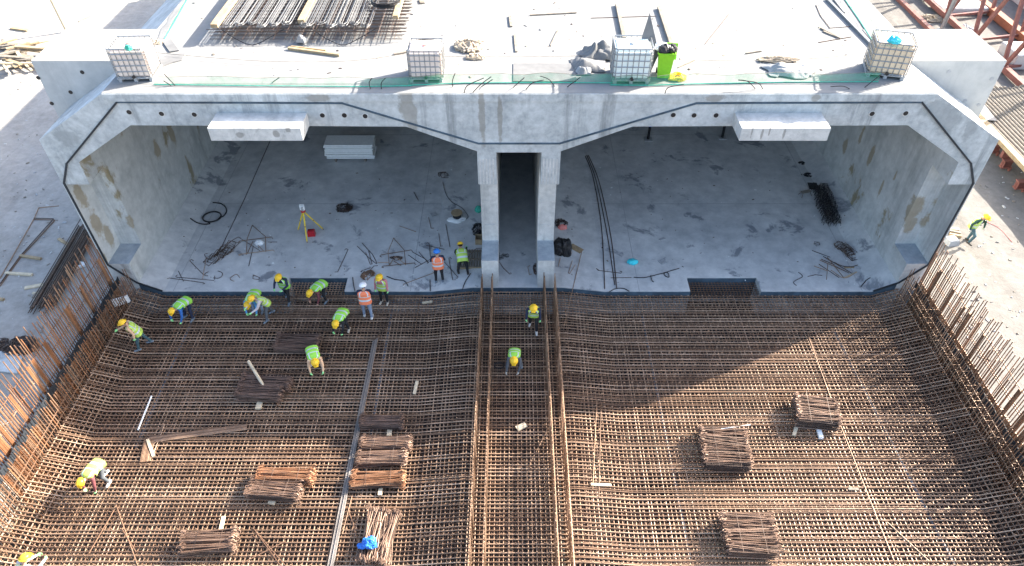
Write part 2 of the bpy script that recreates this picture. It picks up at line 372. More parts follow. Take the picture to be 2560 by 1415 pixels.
edge_band([(-16.05,.34),(-15.15,FZ-.03),(NL[0],FZ-.03)]); edge_band([(NL[1],FZ-.03),(-3.7,FZ-.03),(-1.9,.09),(1.9,.09),(3.7,FZ-.03),(NR[0],FZ-.03)]); edge_band([(NR[1],FZ-.03),(15.15,FZ-.03),(16.05,.34)])
bb.build('edge_band', 'gasket_blue', tun)
for a, c in (NL, NR):
    nbk = MB(); nbk.prism([(a,FZ-.03),(c,FZ-.03),(c,-1.4),(a,-1.4)], .83, .857); nbk.build('edge_band', 'gasket_blue', tun)
# corbels on the portal face
for xa, xb in ((-10.5, -7.38), (7.40, 10.38)):
    cb = MB(); cb.prism([(0,0)]*0 or [(xa,7.94),(xb,7.94),(xb,8.42),(xa,8.42)], -1.02, .0)
    co = cb.build('corbel', ['wallend', 'face'], tun)
for q in ((323,280),(404,284),(486,286),(806,288),(861,288),(913,290),(1683,287),(1735,288),(1790,288),(2180,284),(2264,283)):
    p = aty(*q); h = MB(); h.lathe([(.085, 0), (.085, .02)], (0,0,0), 14, 0); h.lathe([(.11, -.004), (.11, .012)], (0,0,0), 14, 1)
    o = h.build('bolt_hole', ['black', 'wallend'], tun); o.matrix_basis = T4((p.x, .0, p.z), 0, math.pi/2)
# end blocks
for sx in (-1, 1):
    eb = MB(); a, c = sx*13.4, sx*17.65
    eb.prism(xs([(min(a,c),6.9),(max(a,c),6.9),(max(a,c),RZ+.03),(min(a,c),RZ+.03)]), 2.32, 5.04)
    bo = eb.build('end_block', ['block', 'deck'], tun)
    for p in bo.data.polygons:
        if p.normal.z > .5: p.material_index = 1
    for q in (((95,195),(205,181),(176,231),(129,259)) if sx < 0 else ((2373,180),(2480,198),(2413,252),(2447,263))):
        p = aty(*q, y=2.3); h = MB(); h.lathe([(.075, 0), (.075, .02)], (0,0,0), 14)
        o = h.build('bolt_hole', 'grey' if sx > 0 else 'black', tun); o.matrix_basis = T4((p.x, 2.325, p.z), 0, math.pi/2)
    for i in range(6):
        h = MB(); h.lathe([(.07, 0), (.07, .004)], (0,0,0), 10); o = h.build('anchor_hole', 'grey', tun)
        o.location = (sx*(16.1+.75*(i % 2))+(.25*(i//2)*-sx), 3.0+.62*(i//2), RZ+.03)

# ================= reinforcement mats of the unbuilt slab
BR = 0.0185
def cross_mesh(xa, xb, nm):
    xk = [xa]+[x for x in (-15.15, -3.75, -1.95, 1.85, 3.65, 15.05) if xa < x < xb]+[xb]
    m = MB(); m.tube([(x, 0, mat_z(x)) for x in xk], BR, 6); return m.mesh(nm, 'rebar')
bays = [('left', -16.22, -1.52, 'rusty steel bar mat of the slab left of the two central starter rows'),
        ('corridor', -1.52, 1.42, 'narrow rusty steel bar mat between the two central starter rows'),
        ('right', 1.42, 16.12, 'rusty steel bar mat of the slab right of the two central starter rows')]
for nm, xa, xb, lab in bays:
    mat = thing('rebar_mat', lab, 'rebar mat', ((xa+xb)/2, -7.5, -1.6), 0, 'steel bar mats of the slab')
    inv = Matrix.Translation(-Vector(mat.location))
    variants = [cross_mesh(xa, xb, 'cross_bar')]
    if nm != 'corridor':
        w3 = (xb-xa)
        for fa, fb in ((0, .62), (.36, 1), (.0, .8), (.2, 1)): variants.append(cross_mesh(xa+w3*fa, xa+w3*fb, 'cross_bar'))
    for i in range(100):
        y = -.10-.148*i+random.uniform(-.018, .018)
        link('cross_bar', variants[0], mat, inv @ T4((0, y, random.uniform(-.007, .007)), random.uniform(-.0012, .0012)))
    if nm != 'corridor':                       # lapped second bars beside the first
        lp = MB()
        for i in range(0, 100):
            if random.random() < .55:
                y = -.10-.148*i+.042; fa = random.choice((0, .25, .45)); fb = min(1, fa+random.uniform(.35, .6)); a2, b2 = xa+w3*fa, xa+w3*fb
                xk = [a2]+[x for x in (-15.15, -3.75, -1.95, 1.85, 3.65, 15.05) if a2 < x < b2]+[b2]
                lp.tube([(x, y, mat_z(x)+.004) for x in xk], BR*.95, 5)
        o = lp.build('lap_bars', 'rebar', mat); o['kind'] = 'stuff'; o.matrix_basis = inv
    ym = MB(); ym.tube([(0, 0, 0), (0, -15.2, 0)], BR*.95, 6); lm = ym.mesh('long_bar', 'rebar')
    n = int((xb-xa)/.15); 
    for i in range(n+1):
        x = xa+.06+(xb-xa-.1)*i/n+random.uniform(-.02, .02)
        link('long_bar', lm, mat, inv @ T4((x, .0 if abs(x) > 3 else -.02, mat_z(x)-.045), random.uniform(-.0012, .0012)))
    # bars in the slab notches
    # deeper layers
    for dz, k, spx, spy in ((-1.18, 1, .17, .17),):
        lo = MB(); nx = int((xb-xa)/spx)
        for i in range(nx+1):
            x = xa+(xb-xa)*i/nx+.03*k; lo.tube([(x, .8 if NL[0] < x < NL[1] or NR[0] < x < NR[1] else -.02, mat_z(x)+dz if k == 0 else -1.45), (x, -15, mat_z(x)+dz if k == 0 else -1.45)], BR*.9, 4)
        ny = int(15/spy)
        for i in range(ny):
            y = -.12-spy*i; lo.tube([(x, y, (mat_z(x)+dz if k == 0 else -1.45)+.04) for x in (xa, max(xa, -15.1) if nm == 'left' else xa+.2, min(xb, 15.0) if nm == 'right' else xb-.2, xb)], BR*.9, 4)
        o = lo.build('lower_layer', 'rebar_shaded', mat); o['kind'] = 'stuff'; o.matrix_basis = inv  # shade below the mat is given by this darker bar colour
    # hooked links standing between the layers
    hk = MB(); rng = random.Random(5)
    for i in range(0, 100, 2):
        for j in range(int((xb-xa)/.30)):
            x = xa+.12+.30*j+(0.15 if (i//2) % 2 else 0); y = -.10-.148*i+.03
            if x > xb-.1 or rng.random() < .12: continue
            z = mat_z(x)+.028
            hk.tube([(x+.055, y-.02, z-.05), (x+.05, y-.02, z), (x, y, z+.006), (x-.006, y+.01, z-.25), (x-.006, y+.01, z-.8)], .009, 4, caps=False)
    o = hk.build('link_hooks', 'rebar', mat); o['kind'] = 'stuff'; o.matrix_basis = inv
    if nm != 'corridor':                      # the bars seen inside the notch
        a, c = NL if nm == 'left' else NR
        nb = MB()
        for i in range(6): nb.tube([(a+.05, .06+.135*i, -.335), (c-.05, .06+.135*i, -.335)], .012, 5)
        for i in range(int((c-a)/.14)): nb.tube([(a+.08+.14*i, -.02, -.36), (a+.08+.14*i, .82, -.36)], .014, 5)
        for i in range(int((c-a)/.14)): nb.tube([(a+.1+.14*i, .80, -.56), (a+.1+.14*i, .80, -1.4)], .014, 5)
        nb.build('notch_bars', 'rebar', mat).matrix_basis = inv
# grey ducts under the top bars
for q0, q1, lab in (((984,745),(905,1230),'blue grey duct under the bars right of the long bar bundle'),((500,760),(340,1120),'grey duct glimpsed under the bars at the left of the slab'),((1606,790),(1725,1400),'blue grey duct under the bars of the right slab'),((2085,830),(2385,1412),'grey duct under the bars near the right side wall')):
    a, c = atm(*q0, dz=-.17), atm(*q1, dz=-.17); d = MB(); pts = [a.lerp(c, i/40) for i in range(41)]
    d.tube(pts, [.048 if i % 2 else .055 for i in range(41)], 8); tag(d.build('duct', 'duct'), lab, 'duct')

# ---------------- wall starter cages
def cage(label, x, y0, y1, ztop, zbot, jit=.06, sp=.15, r=.0175, matn='rebar_red', ties=(), lean=0.0, lap=None, group='wall starter bars'):
    c = thing('starter_cage', label, 'rebar cage', (x, (y0+y1)/2, zbot), 0, group)
    me = []
    for k in range(4):
        h = ztop-zbot+(k-1.5)*jit; t = MB(); t.tube([(0,0,0), (lean*.3,0,h*.5), (lean,0,h)], r, 6); me.append(t.mesh('starter_bar', 'rebar_orange' if k == 1 and matn == 'rebar_red' else matn))
    n = min(100, int((y0-y1)/sp)); k = 0
    for i in range(n):
        if lap and random.random() < .12: continue
        link('starter_bar', random.choice(me), c, T4((random.uniform(-.012,.012), y0-sp*i-c.location.y+random.uniform(-.02,.02), 0), random.uniform(-.2,.2), random.uniform(-.008,.008)))
    if lap:
        lm = []
        for k in range(4):
            t = MB(); t.tube([(0,0,0), (lean*.5,0,(lap-zbot)+(k-1.5)*.16)], r, 6); lm.append(t.mesh('lap_bar', 'rebar_orange' if k % 2 and x < 0 else matn))
        cnt = 0; i = 0
        while i < n and cnt < 99:
            if random.random() < .10:                                   # a bunch of bars side by side
                for j in range(4):
                    link('lap_bar', lm[1], c, T4((.03*(1 if x < 0 else -1), y0-sp*i-.036*j-c.location.y, 0))); cnt += 1
            elif random.random() < .8:
                link('lap_bar', random.choice(lm), c, T4((.03*(1 if x < 0 else -1), y0-sp*i-.05-c.location.y+random.uniform(-.02,.02), 0), 0, random.uniform(-.006,.006))); cnt += 1
            i += 1
    for z in ties:
        t = MB(); t.tube([(-.035*(1 if x < 0 else -1), y0-c.location.y, z-zbot), (-.035*(1 if x < 0 else -1), y1-c.location.y, z-zbot+.02)], r*.9, 6); t.build('tie_bar', matn, c)
    return c
cage('outer row of tall starter bars of the left side wall', -16.98, -.15, -12.8, 3.0, -1.5, .12, .12, .0185, 'rebar_red', (.1, .75, 1.35, 1.45, 2.0), -.05, 2.15)
cage('inner row of short starter bars rising along the left mat edge', -16.28, -.1, -13, 1.22, -1.5, .10, .125, .0175, 'rebar_red', (.18, .5), -.05)
cage('outer row of tall starter bars of the right side wall', 16.82, -.15, -12.8, 2.75, -1.5, .12, .12, .0185, 'rebar_red', (.1, .6, 1.2, 1.30, 1.9), .04, 2.0)
cage('inner row of short starter bars rising along the right mat edge', 16.2, -.1, -13, 1.25, -1.5, .10, .125, .0175, 'rebar', (.18, .42, .7), .05)
for x, lab in ((-1.54,'leftmost of the four central rows of starter bars'),(-1.12,'second central row of starter bars from the left'),(1.03,'third central row of starter bars from the left'),(1.47,'rightmost of the four central rows of starter bars')):
    cage(lab, x, -.12, -15, 1.0, -1.5, .05, .15, .018, 'rebar', (.1, .3, .5, .7, .85), 0, None, 'central wall starter bars')
# links joining the two layers of each side wall, as wires
for sx, x, lab in ((-1, -16.63, 'row of thin steel links tying the left wall bars together'), (1, 16.51, 'row of thin steel links tying the right wall bars together')):
    t = thing('wall_links', lab, 'rebar links', (x, -6.5, 0)); k = 0
    lk = MB(); lk.tube([(-.36,0,0), (.36,0,0)], .009, 4); lme = lk.mesh('link_bar', 'rebar')
    for i in range(40):
        for z in ((.15, .5) if i % 2 else (-.4, .35)): link('link_bar', lme, t, T4((0, 6.3-.32*i, z+random.uniform(-.1,.1)), random.uniform(-.06,.06)))
# dark waterstop bands between the wall bar rows
for x, z0, z1, lab in ((-16.72, .62, .92, 'black waterstop band between the bars of the left wall'), (16.62, .35, .62, 'black waterstop band between the bars of the right wall')):
    ws = MB(); n = 60; vs = []
    for i in range(n+1):
        y = -.2-12.6*i/n; wob = .03*math.sin(i*1.7)
        vs += [(x+wob, y, z0), (x+wob, y, z1), (x+wob+.02, y, z1), (x+wob+.02, y, z0)]
    ws.add(vs, [(4*i+a, 4*i+(a+1) % 4, 4*i+4+(a+1) % 4, 4*i+4+a) for i in range(n) for a in range(4)])
    tag(ws.build('waterstop', 'gasket'), lab, 'waterstop')
# ================= objects
rnd = random.Random(11)
def Q(ox, oy, s, pts): return [(ox+x/s, oy+y/s) for x, y in pts]
A_ = lambda *p: Q(400, 480, 5.12, p)
B_ = lambda *p: Q(860, 480, 5.442, p)
C_ = lambda *p: Q(850, 470, 2.948, p)
D_ = lambda *p: Q(1960, 400, 4.421, p)
def smooth_pts(P, n=4):
    if len(P) < 3: return P
    out = []
    for i in range(len(P)-1):
        a, b, c, d = P[max(i-1, 0)], P[i], P[i+1], P[min(i+2, len(P)-1)]
        for k in range(n):
            t = k/n; out.append(.5*((2*b)+(c-a)*t+(2*a-5*b+4*c-d)*t*t+(3*b-a-3*c+d)*t**3))
    return out+[P[-1]]
def rod(label, px, r=.013, mat='rebar_dark', fn=atf, dz=.015, cat='steel bar', name='bent_bar', curve=False, group=None):
    P = [fn(x, y, dz) for x, y in px]
    if curve: P = smooth_pts(P, 5)
    m = MB(); m.tube(P, r, 6); return tag(m.build(name, mat), label, cat, group)
LB = 'loose bars on the tunnel floor'
# --- left cell floor
for lab, px, cv in (
 ('long straight dark bar lying along the left cell floor', [(677,348),(610,500),(543,640)], 0),
 ('hooked bar slanting beside the corner of the left cell floor', A_((430,880),(400,862),(380,880),(395,895),(560,1062)), 0),
 ('upright-lying bar between the slanting hook and the stirrup heap', A_((590,840),(545,1112)), 0),
 ('short curved hook at the tip of the black stirrup heap', A_((610,785),(570,800),(590,838),(620,860),(650,862)), 1),
 ('upper of two hooked bars lying near the left slab edge', A_((225,1060),(200,1078),(215,1090),(690,1132),(702,1108),(680,1098)), 0),
 ('lower of two hooked bars lying near the left slab edge', A_((90,1112),(120,1100),(560,1162),(575,1172),(545,1178)), 0),
 ('short straight bar crossing two hooked bars by the left slab edge', A_((235,1010),(300,1142)), 0),
 ('large curved black rod ring open on its left', A_((740,1010),(790,1030),(800,1060),(770,1095),(730,1105),(690,1092)), 1),
 ('small curved black rod beside the large open rod ring', A_((620,1020),(580,1042),(575,1068),(615,1072)), 1),
 ('black hose curl lying above the left slab edge', A_((1020,1095),(980,1055),(920,1082),(900,1118),(950,1142)), 1),
 ('small bent wire frame near the left slab notch', A_((1190,1060),(1275,1095),(1262,1122),(1188,1110),(1195,1062)), 0),
 ('hooked bar lying above the right end of the left notch', A_((2362,745),(2380,725),(2408,735),(2275,1022),(2235,1024)), 0),
 ('straight bar pointing down from the left bar frame', A_((1195,690),(1135,948)), 0),
 ('bent bar leaning between stirrup heap and left bar frame', A_((790,700),(1000,575),(1280,752)), 0),
 ('thin wire lying right of the left bar frame', A_((1380,640),(1500,640)), 0),
 ('straight rod lying under the white panel stack', B_((950,0),(1012,112)), 0),
 ('slanting straight rod alone in the middle of the left cell', B_((755,462),(978,540)), 0),
 ('short L-shaped bar below the cable reel', B_((1150,345),(1185,492),(1222,492)), 0),
 ('longest upright-lying bar above the blue helmet', B_((1385,440),(1441,746)), 0),
 ('L-shaped bar left of the longest upright-lying bar', B_((1290,565),(1313,738),(1342,732)), 0),
 ('hooked bar directly left of the blue helmet', B_((1120,700),(1140,688),(1158,700),(1176,880)), 0),
 ('straight bar crossing behind the blue helmet', B_((1120,725),(1365,780)), 0),
 ('leftmost straight bar of the crossed heap above the beard worker', B_((180,735),(350,905),(440,975)), 0),
 ('second bar of the crossed heap above the beard worker', B_((245,695),(385,845),(450,968),(430,975)), 0),
 ('hairpin bar of the crossed heap above the beard worker', B_((295,822),(358,985),(382,980),(335,800)), 0),
 ('long bar slanting right of the right bar frame', B_((872,855),(1060,985)), 0),
 ('bent bar reaching toward the orange vest worker from the left', B_((930,815),(1110,915),(1152,960),(1130,972)), 0),
 ('straight bar parallel to the bent bar near the orange vest', B_((1018,815),(1145,962)), 0),
 ('hooked bar passing behind the orange vest worker', B_((990,1012),(965,1030),(1222,888)), 0),
 ('hooked bar below the orange vest worker near the slab edge', B_((1205,1082),(1222,1100),(812,1252),(805,1268),(830,1268)), 0),
 ('S-hooked bar lying between the two standing workers at the pallet', B_((1462,910),(1445,885),(1425,900),(1478,1196),(1522,1194)), 0),
 ('straight bar with end hook crossing the S-hooked bar', B_((1362,948),(1552,1160),(1540,1176),(1520,1168)), 0),
 ('left of two small double hooks above the beard worker', B_((250,1085),(228,1085),(240,1070),(360,1032),(352,1018)), 0),
 ('right of two small double hooks above the beard worker', B_((382,1078),(355,1085),(352,1068),(405,1008),(462,1000)), 0),
 ('bar with wide hook lying in front of the three long rods', C_((1905,608),(1888,592),(1912,608),(2070,628),(2078,618),(2062,612)), 0),
 ('straight bar lying just below the wide-hook bar', C_((1995,662),(2148,660)), 0),
 ('V-shaped hairpin bar near the plywood offcut', C_((1713,535),(1684,625),(1692,632),(1735,565)), 0),
 ('short bar below the black rubbish bag', C_((1625,515),(1608,578)), 0),
 ('U-shaped bar lying in the central corridor', C_((1402,572),(1384,578),(1396,640),(1412,634)), 0),
 ('hooked bar lying in the central corridor', C_((1168,535),(1205,590),(1252,635),(1262,632),(1258,622)), 0),
 ('straight bar pointing at the heap of bars in the right cell', D_((310,1000),(512,1075)), 0),
 ('bent wire near the right slab corner', D_((160,1240),(205,1288),(120,1335),(108,1360),(138,1388)), 1),
 ('short straight bar near the right slab edge', D_((262,1288),(345,1268),(422,1276)), 0),
 ('small straight offcut of bar in the middle of the right cell', C_((2520,575),(2532,583)) , 0)):
    rod(lab, px, curve=bool(cv), group=LB, mat='rebar_dark' if rnd.random() < .7 else 'rebar')
for lab, px in (('leftmost of three long rods lying along the right cell', [(1463,390),(1482,440),(1503,560),(1512,722)]),('middle of three long rods lying along the right cell', [(1467,388),(1490,450),(1517,580),(1537,712)]),('rightmost of three long rods lying along the right cell', [(1471,388),(1498,455),(1527,590),(1542,722)])):
    rod(lab, px, .022, 'rebar_dark', curve=True, name='long_rod', group='three long rods in the right cell')
rod('straight bar leaning from the right cell floor out over the mat', [(1455,626),(1432,722),(1410,818)], .014, 'rebar', fn=lambda x, y, d: atz(x, y, .06))
rod('bar sticking out from the pallet across the central wall foot', [(1170,642),(1191,621),(1240,619)], .014, 'rebar_dark', fn=lambda x, y, d: atz(x, y, .35))
CS = 'black cable stubs at the slab edge'
for lab, px in (('cable stub leaning over the edge right of the left notch', B_((120,1160),(128,1250),(150,1352))),('cable stub below the orange vest worker', B_((1170,1190),(1174,1345))),('curved cable stub below the pallet', B_((1722,1108),(1650,1220),(1610,1332))),('long wavy cable beside the beard worker', B_((580,1145),(690,1188),(820,1210),(872,1280))),('cable stub by the right slab corner', D_((955,1300),(910,1330),(850,1402))),('cable arching over the slab edge right of the central walls', C_((1985,765),(2030,742),(2090,740),(2132,762))),('knotted cable lying along the right slab edge', C_((2165,657),(2240,660),(2350,635),(2410,622),(2425,655),(2400,650),(2395,625),(2500,592))),('cable curl left of the right notch', C_((2290,645),(2298,680),(2312,692)))):
    rod('black '+lab, px, .018, 'black', dz=.03, curve=True, cat='cable', name='cable_stub', group=CS)
# bar frames (two-legged trestles of bent bars)
def bar_frame(label, apex, legs, rails, extra, h=.75):
    base = atf(*legs[0][-1]); t = thing('bar_trestle', label, 'bar frame', base, 0, 'triangular bar frames'); iv = Matrix.Translation(-base)
    def add(nm, P, r=.016):
        m = MB(); m.tube(P, r, 6); m.build(nm, 'rebar', t).matrix_basis = iv
    ap = atf(*apex, dz=.06)
    for l in legs: add('leg', [ap]+[atf(x, y, .12 if i == 0 else .02) for i, (x, y) in enumerate(l)])
    for l in rails: add('rail', [atf(x, y, .07) for x, y in l])
    for l in extra: add('brace', [atf(x, y, .05) for x, y in l])
bar_frame('triangular bar frame standing right of the black stirrup heap', A_((1180,425))[0], [A_((1115,600),(1104,802)), A_((1350,570),(1355,762))], [A_((1030,648),(1004,640),(1020,628),(1430,575),(1442,600)), A_((1030,815),(1005,805),(1020,798),(1450,742),(1465,758))], [A_((1190,630),(1115,790)), A_((1215,640),(1330,760))])
bar_frame('triangular bar frame with a coil of wire inside, left of the blue helmet', B_((675,625))[0], [B_((600,810),(616,1002)), B_((820,790),(840,992))], [B_((512,885),(488,872),(500,855),(915,788),(932,808)), B_((540,1028),(512,1022),(530,1008),(955,965),(978,985)), B_((460,960),(616,958))], [B_((690,880),(618,1000)), B_((700,880),(840,985)), B_((680,940),(775,1000))])
def tangle(label, c, rx, ry, h, n, mat, r=.009, cat='wire heap', name='wire_heap', seed=1, group=None, seg=9, obj_r=None):
    g = random.Random(seed); m = MB()
    for i in range(n):
        P = []; a = g.uniform(0, 6.28); 
        for k in range(seg):
            a += g.uniform(-1.2, 1.4); q = math.sqrt(g.random())
            P.append(Vector((math.cos(a)*rx*q, math.sin(a)*ry*q, .01+h*g.random()*(1-q*.7))))
        m.tube([Vector(c)+p for p in smooth_pts(P, 3)], r, 5)
    return tag(m.build(name, mat), label, cat, group)
tangle('coil of rusty wire lying inside the right bar frame', atf(*B_((708,905))[0]), .32, .16, .12, 6, 'rebar_dark', .014, seed=3)
tangle('rusty twisted heap of hooks by the slab edge', atf(*B_((330,1140))[0]), .34, .34, .15, 9, 'rebar_red', .016, seed=4)
tangle('dark tangle of tie wire in the middle of the left cell', atf(861,520), .42, .42, .12, 14, 'rebar_dark', .012, seed=5)
tangle('black wire tangle against the left central wall', atf(1196,575), .35, .5, .25, 14, 'black', .012, seed=6)
tangle('dark wire tangle against the right central wall', atf(1402,560), .35, .35, .2, 10, 'rebar_dark', .012, seed=7)
tangle('loose wire coil lying in the central corridor', atf(*C_((1205,512))[0]), .3, .3, .05, 4, 'steel_grey', .009, seed=8)
tangle('thin cable coil lying before the white panels in the left cell', atf(1107,440), .42, .42, .05, 3, 'rebar_dark', .010, seed=9)
tangle('black star-shaped scrap deep in the right cell', atf(2022,438), .28, .2, .06, 6, 'black', .02, seed=10, cat='scrap', name='scrap_heap')
tangle('black scrap by the dark tunnel depth in the right cell', atf(2005,408), .2, .15, .06, 5, 'black', .02, seed=12, cat='scrap', name='scrap_heap')
tangle('small black hooks beside the U-shaped corridor bar', atf(*C_((1440,600))[0]), .12, .4, .1, 7, 'rebar_dark', .012, seed=13)
rod('thin cable trailing from the coil to the reel', [(1107,455),(1115,485),(1130,505),(1155,520),(1170,540),(1165,548)], .012, 'black', curve=True, cat='cable', name='cable')
# hose coil
hc0 = atf(530, 543, .03); m = MB()
pts = [hc0+Vector((.42*math.cos(a)*(1+.04*math.sin(a*1.3)), .40*math.sin(a), .012*a/6.28)) for a in [i*.25 for i in range(101)]]
pts = [atf(*p, dz=.03) for p in A_((390,335),(450,380),(540,410),(640,408))]+pts[18:]+[atf(*p, dz=.03) for p in A_((810,310),(850,250),(835,190),(770,145),(675,135))]
m.tube(smooth_pts(pts, 3), .026, 7); tag(m.build('hose_coil', 'black', smooth=True), 'black hose coiled in a ring by the left wall', 'hose')
# surveying tripod and its red box
tp = atf(764, 590); tz = thing('survey_tripod', 'yellow tripod with a white surveying instrument on top', 'tripod', tp); iv = Matrix.Translation(-tp)
feet = [atf(*q) for q in A_((1765,490),(1885,655),(2095,482))]; cen = sum(feet, Vector())/3; head = Vector((cen.x-.03, cen.y, FZ+1.36))
for ft in feet:
    m = MB(); d = head-ft; m.tube([ft, ft+d*.06], [.012, .024], 7, 1); m.tube([ft+d*.06, ft+d*.5], .032, 7, 0); m.tube([ft+d*.5, ft+d*.53], .04, 7, 1); m.tube([ft+d*.53, head], .036, 7, 0)
    m.build('leg', ['yellow', 'red'], tz).matrix_basis = iv
m = MB(); m.lathe([(.07, -.05), (.11, -.03), (.11, .03), (.08, .05)], head, 14); m.build('tripod_head', 'redbox', tz).matrix_basis = iv
m = MB(); m.lathe([(.08, .05), (.085, .09), (.07, .10)], head, 12, 1); 
for sx in (-1, 1): m.box(head+Vector((sx*.085, 0, .22)), (.04, .10, .26))
m.tube([head+Vector((0, -.11, .23)), head+Vector((0, .12, .23))], [.05, .045], 10, 1); m.box(head+Vector((0, 0, .22)), (.13, .12, .16)); m.box(head+Vector((0, 0, .36)), (.21, .05, .03))
m.build('instrument', ['white', 'grey'], tz).matrix_basis = iv
p = atf(780, 588); bx = thing('tool_box', 'red plastic carrying case beside the yellow tripod', 'case', p, .1)
m = MB(); m.box((0,0,.14), (.34,.26,.26), None, 0, .94); m.box((0,0,.285), (.30,.22,.03), None, 0, .9); m.build('case_body', 'redbox', bx)
m = MB(); m.tube([(-.1,0,.30), (-.1,0,.36), (.1,0,.36), (.1,0,.30)], .014, 6); m.build('handle', 'black', bx)
# stirrups
def stirrups(label, c, ang, n, w, d, mat, spread, seed, cat='stirrup heap', tilt=.5):
    g = random.Random(seed); t = thing('stirrup_heap', label, cat, c, ang, None)
    m = MB(); m.tube([(-w/2,-d/2,0), (w/2,-d/2,0), (w/2,d/2,0), (-w/2,d/2,0)], .014, 5, closed=True); m.tube([(-w/2,-d/2,0), (-w/2+.09,-d/2+.09,.02)], .012, 5); me = m.mesh('stirrup', mat)
    for i in range(n):
        link('stirrup', me, t, T4((g.uniform(-.08,.08), spread*(i/(n-1)-.5), .03+g.uniform(0,.12)), g.uniform(-.35,.35), g.uniform(-.1,tilt)))
    return t
stirrups('heap of black steel stirrups lying left of the left bar frame', atf(*A_((790,800))[0]), -.55, 14, .42, .5, 'rebar_dark', 1.2, 3)
stirrups('heap of black rectangular stirrups in the right cell', atf(*D_((690,1015))[0]), .42, 14, .42, .36, 'rebar_dark', .9, 4)
stirrups('flat rusty stirrup pile seen edge-on near the right slab corner', atf(*D_((350,950))[0]), .2, 2, .22, .18, 'steel_grey', .05, 5, tilt=.05)
# black bar chairs rack in the right cell
q = [atf(*p) for p in D_((390,330),(520,720))]; ax = (q[1]-q[0]); t = thing('bar_chair_stack', 'long stack of small black steel bar chairs along the right cell wall', 'bar chairs', q[0].lerp(q[1], .5), math.atan2(ax.y, ax.x)-math.pi/2)
m = MB(); m.tube([(-.11,-.09,0), (-.09,-.06,.18), (.09,-.06,.18), (.11,-.09,0)], .013, 5); m.tube([(-.11,.09,0), (-.09,.06,.18), (.09,.06,.18), (.11,.09,0)], .013, 5); m.tube([(0,-.06,.18), (0,.06,.18)], .013, 5); ch = m.mesh('bar_chair', 'black')
for i in range(16):
    for j in range(3):
        for k in range(2): link('bar_chair', ch, t, T4((-.26+.26*j+rnd.uniform(-.05,.05), ax.length*(i/15-.5), .2*k), rnd.uniform(-.4,.4)))
m = MB(); m.box((0, -ax.length/2-.3, .02), (.95,.55,.03)); m.build('backing_board', 'black', t)
p = atf(2012, 488); t = thing('small_trestle', 'small brown trestle left of the black bar chair stack', 'trestle', p, .3)
m = MB(); m.box((0,0,.22), (.5,.2,.04)); m.build('trestle_top', 'wood_grey', t)
for sx in (-1, 1):
    for sy in (-1, 1): m = MB(); m.tube([(sx*.28, sy*.16, 0), (sx*.2, sy*.06, .2)], .015, 5); m.build('leg', 'rebar_dark', t)
# heap of bars in right cell
c0 = atf(*D_((545,1160))[0]); t = thing('bar_heap', 'heap of short rusty bars beside the black stirrups in the right cell', 'bar heap', c0)
for i, l in enumerate((((435,1065),(755,1255)),((395,1105),(690,1235)),((480,1075),(660,1300)),((385,1150),(610,1300)),((330,1170),(480,1225)),((410,1095),(560,1160)),((555,1130),(640,1170),(740,1180),(815,1160)),((520,1215),(665,1305),(800,1240)),((485,1150),(470,1320)),((560,1170),(720,1250)))):
    m = MB(); m.tube(smooth_pts([atf(x, y, .03+.03*i % .15)-c0 for x, y in D_(*l)], 4), .016, 6); m.build('heap_bar', 'rebar' if i % 3 else 'rebar_dark', t)
def planks(label, a, b, w, h, mat, fn, cat='timber', name='timber_piece', group=None, dz=0.0):
    A, Bv = fn(*a, dz=dz), fn(*b, dz=dz); up = Vector((0,0,h/2)); m = MB(); m.beam(A+up, Bv+up, w, h); return tag(m.build(name, mat), label, cat, group)
planks('short wooden batten beside the heap of rusty bars', *D_((668,1192),(770,1188)), .08, .05, 'wood', atf)
planks('pale stick angled at the end of the rusty bar heap', *D_((665,1305),(802,1240)), .05, .04, 'wood_pale', atf)
planks('brown plywood offcut beside the black rubbish bag', *C_((1700,425),(1782,470)), .34, .02, 'wood', atf, 'board', 'plywood_board')
for lab, qq in (('grey tile lying below the cable reel', B_((1225,305))[0]),('grey square tile right of the blue bag', C_((2377,545))[0]),('dark flat scrap above the blue bag in the right cell', C_((2372,377))[0])):
    m = MB(); m.box(atf(*qq)+Vector((0,0,.02)), (.28,.28 if 'dark' not in lab else .12,.03), .5); tag(m.build('floor_tile', 'grey'), lab, 'tile')
# black rubbish bags
def blob(label, c, rx, ry, rz_, mat, name, cat, seed, amp=.25, group=None, sub=3, fr=3.5):
    bm = bmesh.new(); bmesh.ops.create_icosphere(bm, subdivisions=sub, radius=1.0); from mathutils import noise as nz
    for v in bm.verts:
        d = v.co.normalized(); k = 1+amp*nz.noise(d*1.6+Vector((seed*7.1, 0, 0)))+amp*.55*(1-abs(nz.noise(d*fr+Vector((0, seed*3.3, 0))))*2)
        v.co = Vector((d.x*rx*k, d.y*ry*k, max(d.z*rz_*k, -rz_*.55)))
    me = bpy.data.meshes.new(name); bm.to_mesh(me); bm.free(); me.materials.append(M[mat]); o = link(name, me); o.location = Vector(c)+Vector((0,0,rz_*.55)); return tag(o, label, cat, group)
blob('left black rubbish bag slumped against the right central wall', atf(1397,628), .27, .38, .42, 'black', 'rubbish_bag', 'bag', 2)
blob('right black rubbish bag with its top twisted', atf(1413,632), .25, .36, .48, 'black', 'rubbish_bag', 'bag', 3)
blob('crumpled blue bag on the right cell floor', atf(*C_((2155,552))[0]), .22, .16, .12, 'cyan', 'plastic_bag', 'bag', 4, .3)
blob('white crumpled sheet at the foot of the cable reel', atf(*B_((1530,385))[0]), .42, .22, .10, 'white', 'plastic_sheet', 'sheet', 5, .3)
